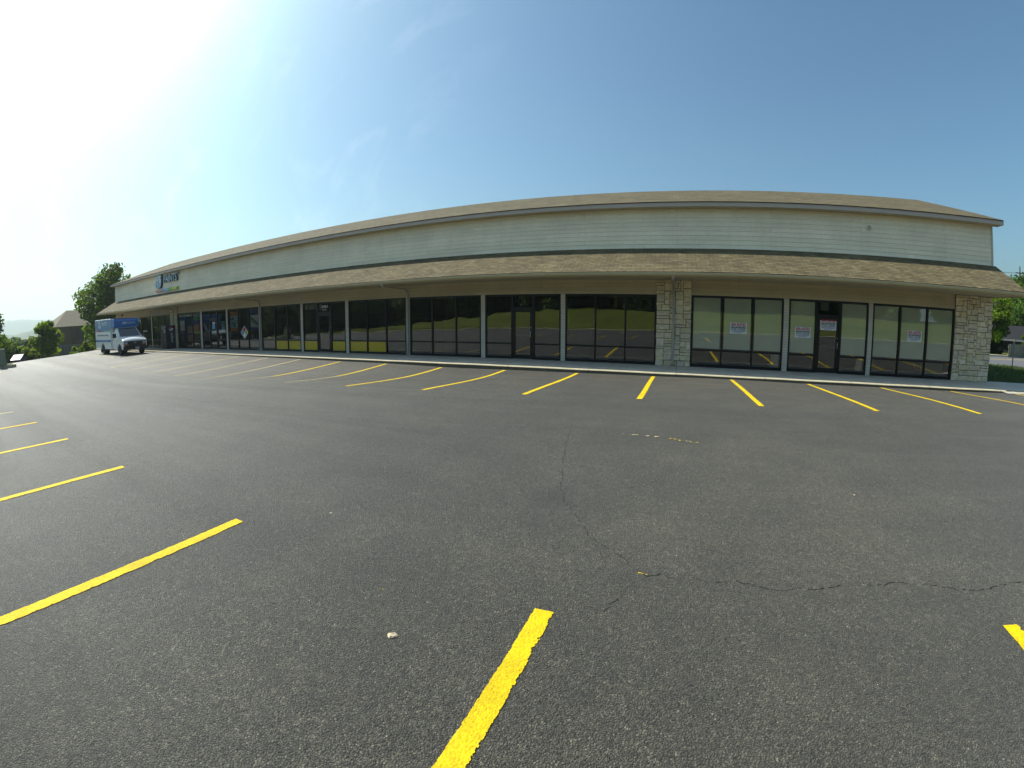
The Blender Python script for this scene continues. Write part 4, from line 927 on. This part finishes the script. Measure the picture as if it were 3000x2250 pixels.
mb=MB(); mb.prism([(-.85,0),(.85,0),(.85,1.28),(-.85,.82)],-1.0,1.0,'y'); bd=mb.build('bin_body',M['binblue'],db,bevel=.02)
for y0,y1 in ((-1.02,-.015),(.015,1.02)):
    mb=MB(); mb.prism([(-.92,.82),(.9,1.32),(.9,1.37),(-.92,.87)],y0,y1,'y'); mb.build('lid',M['lid'],db,bevel=.015)
mb=MB(); mb.box(.86,.95,-1.02,1.02,.85,.98); mb.box(-.95,-.855,-1.0,1.0,.45,.58); mb.build('lifting_rail',M['pedestal'],db)
ix,iy=-38.6,-13.0
isl=MB(); P=[(-37.2,-12.35),(-36.6,-12.45),(-36.3,-12.8),(-36.6,-13.4),(-37.5,-14.6),(-39.5,-16.6),(-41.5,-16.0),(-40.5,-13.6),(-38.8,-12.6)]
isl.prism(P,-.4,.04,'z'); ob=isl.build('kerb_island',M['kerb']); tag(ob,kind='structure')
mb=MB(); cx=sum(p_[0] for p_ in P)/len(P); cy=sum(p_[1] for p_ in P)/len(P); mb.prism([(cx+(x-cx)*.88,cy+(y-cy)*.88) for x,y in P],0,.055,'z'); tag(mb.build('island_turf',M['lawn']),kind='structure')
pd=empty('utility_pedestal',(-36.75,-13.35,.05),0,'grey-green utility pedestal with a pale cap on the kerb island','utility box')
mb=MB(); mb.ring([[(-.28,-.28,0),(.28,-.28,0),(.28,.28,0),(-.28,.28,0)],[(-.2,-.2,1.0),(.2,-.2,1.0),(.2,.2,1.0),(-.2,.2,1.0)]],cap=True); mb.build('pedestal_body',M['pedestal'],pd,bevel=.02)
mb=MB(); mb.box(-.22,.22,-.22,.22,1.002,1.06); mb.build('pedestal_cap',M['apron'],pd,bevel=.01)
bo=MB(); bo.lathe([(.07,-.3),(.07,.52),(.05,.57),(.0,.585)],(0,0,0),'z',12); o=bo.build('bollard',M['apron'],smooth=True); o.location=(-42.3,-12.9,gz(-42.3,-12.9)); tag(o,'short pale bollard beyond the kerb island on the left','bollard')
# ------------------------------------------------------------------ right side: road, house, fence, pole, wires
mb=MB()
NE=[(17,17.0),(20,13.8),(22.2,12.0),(24.1,10.4),(30,6.2),(43,-1)]; FE=[(22,19.6),(26,21.1),(30.3,22.7),(36.5,25.0),(46,28.6),(70,37)]
for (a,b_),(c_,d_) in zip(zip(NE[:-1],NE[1:]),zip(FE[:-1],FE[1:])):
    mb.face([(*a,-.10),(*b_,-.10),(*d_,-.10),(*c_,-.10)])
rd=mb.build('road',plain('road_asphalt',(.10,.10,.105),.8,0,.15,1.5)); tag(rd,kind='structure')
mb=MB(); off=(-.35,.92)
mb.ring([[(x+off[0]*t,y+off[1]*t,z) for t,z in ((0,-.13),(0,.03),(.22,.045),(.22,-.13))] for x,y in FE],cap=True); tag(mb.build('road_kerb',M['kerb']),kind='structure')
def rline(p0,p1,w,mat,nm):
    d=Vector(p1)-Vector(p0); n_=Vector((-d.y,d.x)).normalized()*w/2; mb=MB()
    q=[Vector(p0)-n_,Vector(p1)-n_,Vector(p1)+n_,Vector(p0)+n_]; mb.face([(v.x,v.y,-.095) for v in q],[(0,0),(0,1),(1,1),(1,0)]); mb.build(nm,mat,rd,fix=False)
rline((24,17.4),(60,30.6),.14,M['pale_paint'],'road_line'); rline((24.3,17.0),(60.3,30.2),.14,M['yellow_paint'],'road_line'); rline((21.0,13.55),(23.4,11.7),.3,M['apron'],'road_line')
mb=MB(); 
LW=[(13.36,.31),(26,.31),(24.1,10.2),(22.2,11.8),(20,13.6),(13.36,20)]
mb.face([(x,y,-.02 if y<5 else -.06) for x,y in LW]); o=mb.build('lawn',M['lawn'],fix=False); tag(o,kind='structure')
# short grass blades over the visible strip of lawn
rg=np.random.RandomState(5); nb=9000; X=rg.uniform(13.4,25,nb); Y=rg.uniform(.35,11,nb); keep=(Y<12-(X-22)*.85); X,Y=X[keep],Y[keep]; mb=MB()
for x,y in zip(X,Y):
    a=rg.uniform(0,6.28); h_=rg.uniform(.05,.12); w=.02
    mb.face([(x-w*math.cos(a),y-w*math.sin(a),-.07),(x+w*math.cos(a),y+w*math.sin(a),-.07),(x+rg.uniform(-.04,.04),y+rg.uniform(-.04,.04),-.03+h_)],tone=float(rg.uniform(.6,1.4)))
tag(mb.build('lawn_grass',M['blade'],fix=False),'short shaded grass at the right-hand corner of the building','grass',kind='stuff')
h2=empty('roadside_house',at(38.9,66,-.9),R(-40),'low house with a dark shingled roof across the road on the right','house')
mb=MB(); mb.box(-3.2,1.6,0,5,0,2.35); mb.build('wall',M['opening_shade'],h2)  # near-black wall: the shade below the eave is put into its colour
mb=MB(); mb.prism([(-.5,2.35),(5.4,2.35),(2.5,3.95),(2.2,3.95)],-3.6,1.75,'x'); mb.build('roof',M['darkroof'],h2)
mb=MB(); mb.box(-3.6,1.75,-.56,-.50,2.16,2.36); mb.build('eave_board',plain('eave_grey',(.10,.105,.115),.6),h2)
wf=empty('wooden_fence',at(40.9,56,-.2),0,'weathered wooden fence across the road behind the signpost','fence'); ang=R(22)
mb=MB()
for k in range(60):
    u=-4+k*.16; mb.box(u,u+.142,-.012,.012,0,1.30+random.uniform(-.05,.04),tone=random.uniform(.5,1.15))
o=mb.build('boards',M['wood_board'],wf); wf.rotation_euler=(0,0,ang)
mb=MB(); mb.box(-4,5.5,.013,.05,.3,.38); mb.box(-4,5.5,.013,.05,1.0,1.08); mb.build('rail',M['wood_fence'],wf)
sp=empty('sign_post',(20.4,7.1,-.08),0,'thin grey signpost standing on the lawn beside the road','signpost')
mb=MB(); mb.tube([(0,0,-.3),(.02,0,1.75)],.03,8); mb.build('post',M['galv'],sp,smooth=True)
mb=MB(); mb.box(-.012,.03,-.07,.07,1.15,1.78); mb.build('sign_blade',M['galv'],sp)
pole=empty('utility_pole',at(39.75,92,-.2),0,'thin utility pole above the trees on the right','pole')
mb=MB(); mb.tube([(0,0,0),(0,0,13.0)],[.16,.10],8); mb.build('pole_shaft',M['bark'],pole); mb=MB(); mb.box(-.9,.9,-.06,.06,11.9,12.05); mb.build('crossarm',M['bark'],pole)
for k,(z0_,nm) in enumerate(((11.95,'upper'),(10.9,'lower'))):
    cx_,cy_,_=at(39.75,92,0); mb=MB(); d=Vector((.93,-.36)).normalized(); pts=[]
    for t in np.linspace(-60,60,41): pts.append((cx_+d.x*t,cy_+d.y*t,z0_+.0006*t*t-.2))
    mb.tube(pts,.03,5); o=mb.build('power_line',M['black']); tag(o,f'{nm} of the two power lines above the trees on the right','power line','power lines on the right')
# ------------------------------------------------------------------ litter
def scrap(x,y,s,label,seed,mat):
    rnd=random.Random(seed); mb=MB(); z=gz(x,y)
    n=11; prof=[(0,0,.28*s)]
    ring0=[(s*rnd.uniform(.7,1.1)*math.cos(6.283*k/n),s*rnd.uniform(.6,1.0)*math.sin(6.283*k/n),.003) for k in range(n)]
    ring1=[(p_[0]*.6+rnd.gauss(0,.06*s),p_[1]*.6+rnd.gauss(0,.06*s),s*rnd.uniform(.2,.42)) for p_ in ring0]
    ring2=[(p_[0]*.2,p_[1]*.2,s*rnd.uniform(.2,.35)) for p_ in ring0]
    mb.ring([ring0,ring1,ring2],cap=True); o=mb.build('paper_scrap',mat); o.location=(x,y,z+.002); tag(o,label,'litter')
scrap(-1.315,-16.12,.033,'crumpled cream paper scrap left of the nearest yellow line',1,M['scrap'])
scrap(-2.80,-15.01,.015,'tiny white scrap far left of the nearest yellow line',2,M['scrap'])
scrap(2.01,-13.22,.016,'tiny white scrap on the open asphalt right of the cracks',3,M['scrap'])
# ------------------------------------------------------------------ hills and haze
def hill(name,d,az0,az1,topf,base):
    mb=MB(); n=140; rg=np.random.RandomState(int(d)); t=np.linspace(0,1,n); rows=[]
    bumps=np.convolve(rg.normal(size=n+12),np.ones(5)/5,'same')[:n]
    for j,(dd,k) in enumerate(((0,0),(.18,.45),(.28,.85),(.38,1.0),(.48,.8))):
        rows.append([])
        for i in range(n):
            az=az0+(az1-az0)*t[i]; D=d*(1+dd); zt_=topf(az); z=base+(zt_-base)*k+bumps[i]*(.02*d/40)*k+rg.normal()*.0005*d*k
            x,y,_=at(az,D,0); rows[-1].append((x,y,z))
    for j in range(4):
        for i in range(n-1): mb.face([rows[j][i],rows[j][i+1],rows[j+1][i+1],rows[j+1][i]])
    tag(mb.build(name,M['hill'],fix=False,smooth=True),kind='structure')
hill('far_hill',2150,-112,-52,lambda az:72+7*math.sin(az*.21)+5*math.sin(az*.53+1),-30)
hill('near_hill',1000,-110,-56,lambda az:9+5*math.sin(az*.4+1)+3*math.sin(az*1.1),-30)
hm=bpy.data.materials.new('haze'); hm.use_nodes=True; ht=hm.node_tree; ht.nodes.clear()
ho=ht.nodes.new('ShaderNodeOutputMaterial'); hv=ht.nodes.new('ShaderNodeVolumePrincipled')
hv.inputs['Color'].default_value=(.80,.93,.97,1); hv.inputs['Density'].default_value=.00030; hv.inputs['Anisotropy'].default_value=.4
ht.links.new(hv.outputs[0],ho.inputs['Volume'])
mb=MB(); mb.box(-3450,3450,-3450,3450,-40,120); hz_=mb.build('haze',hm); tag(hz_,kind='stuff')
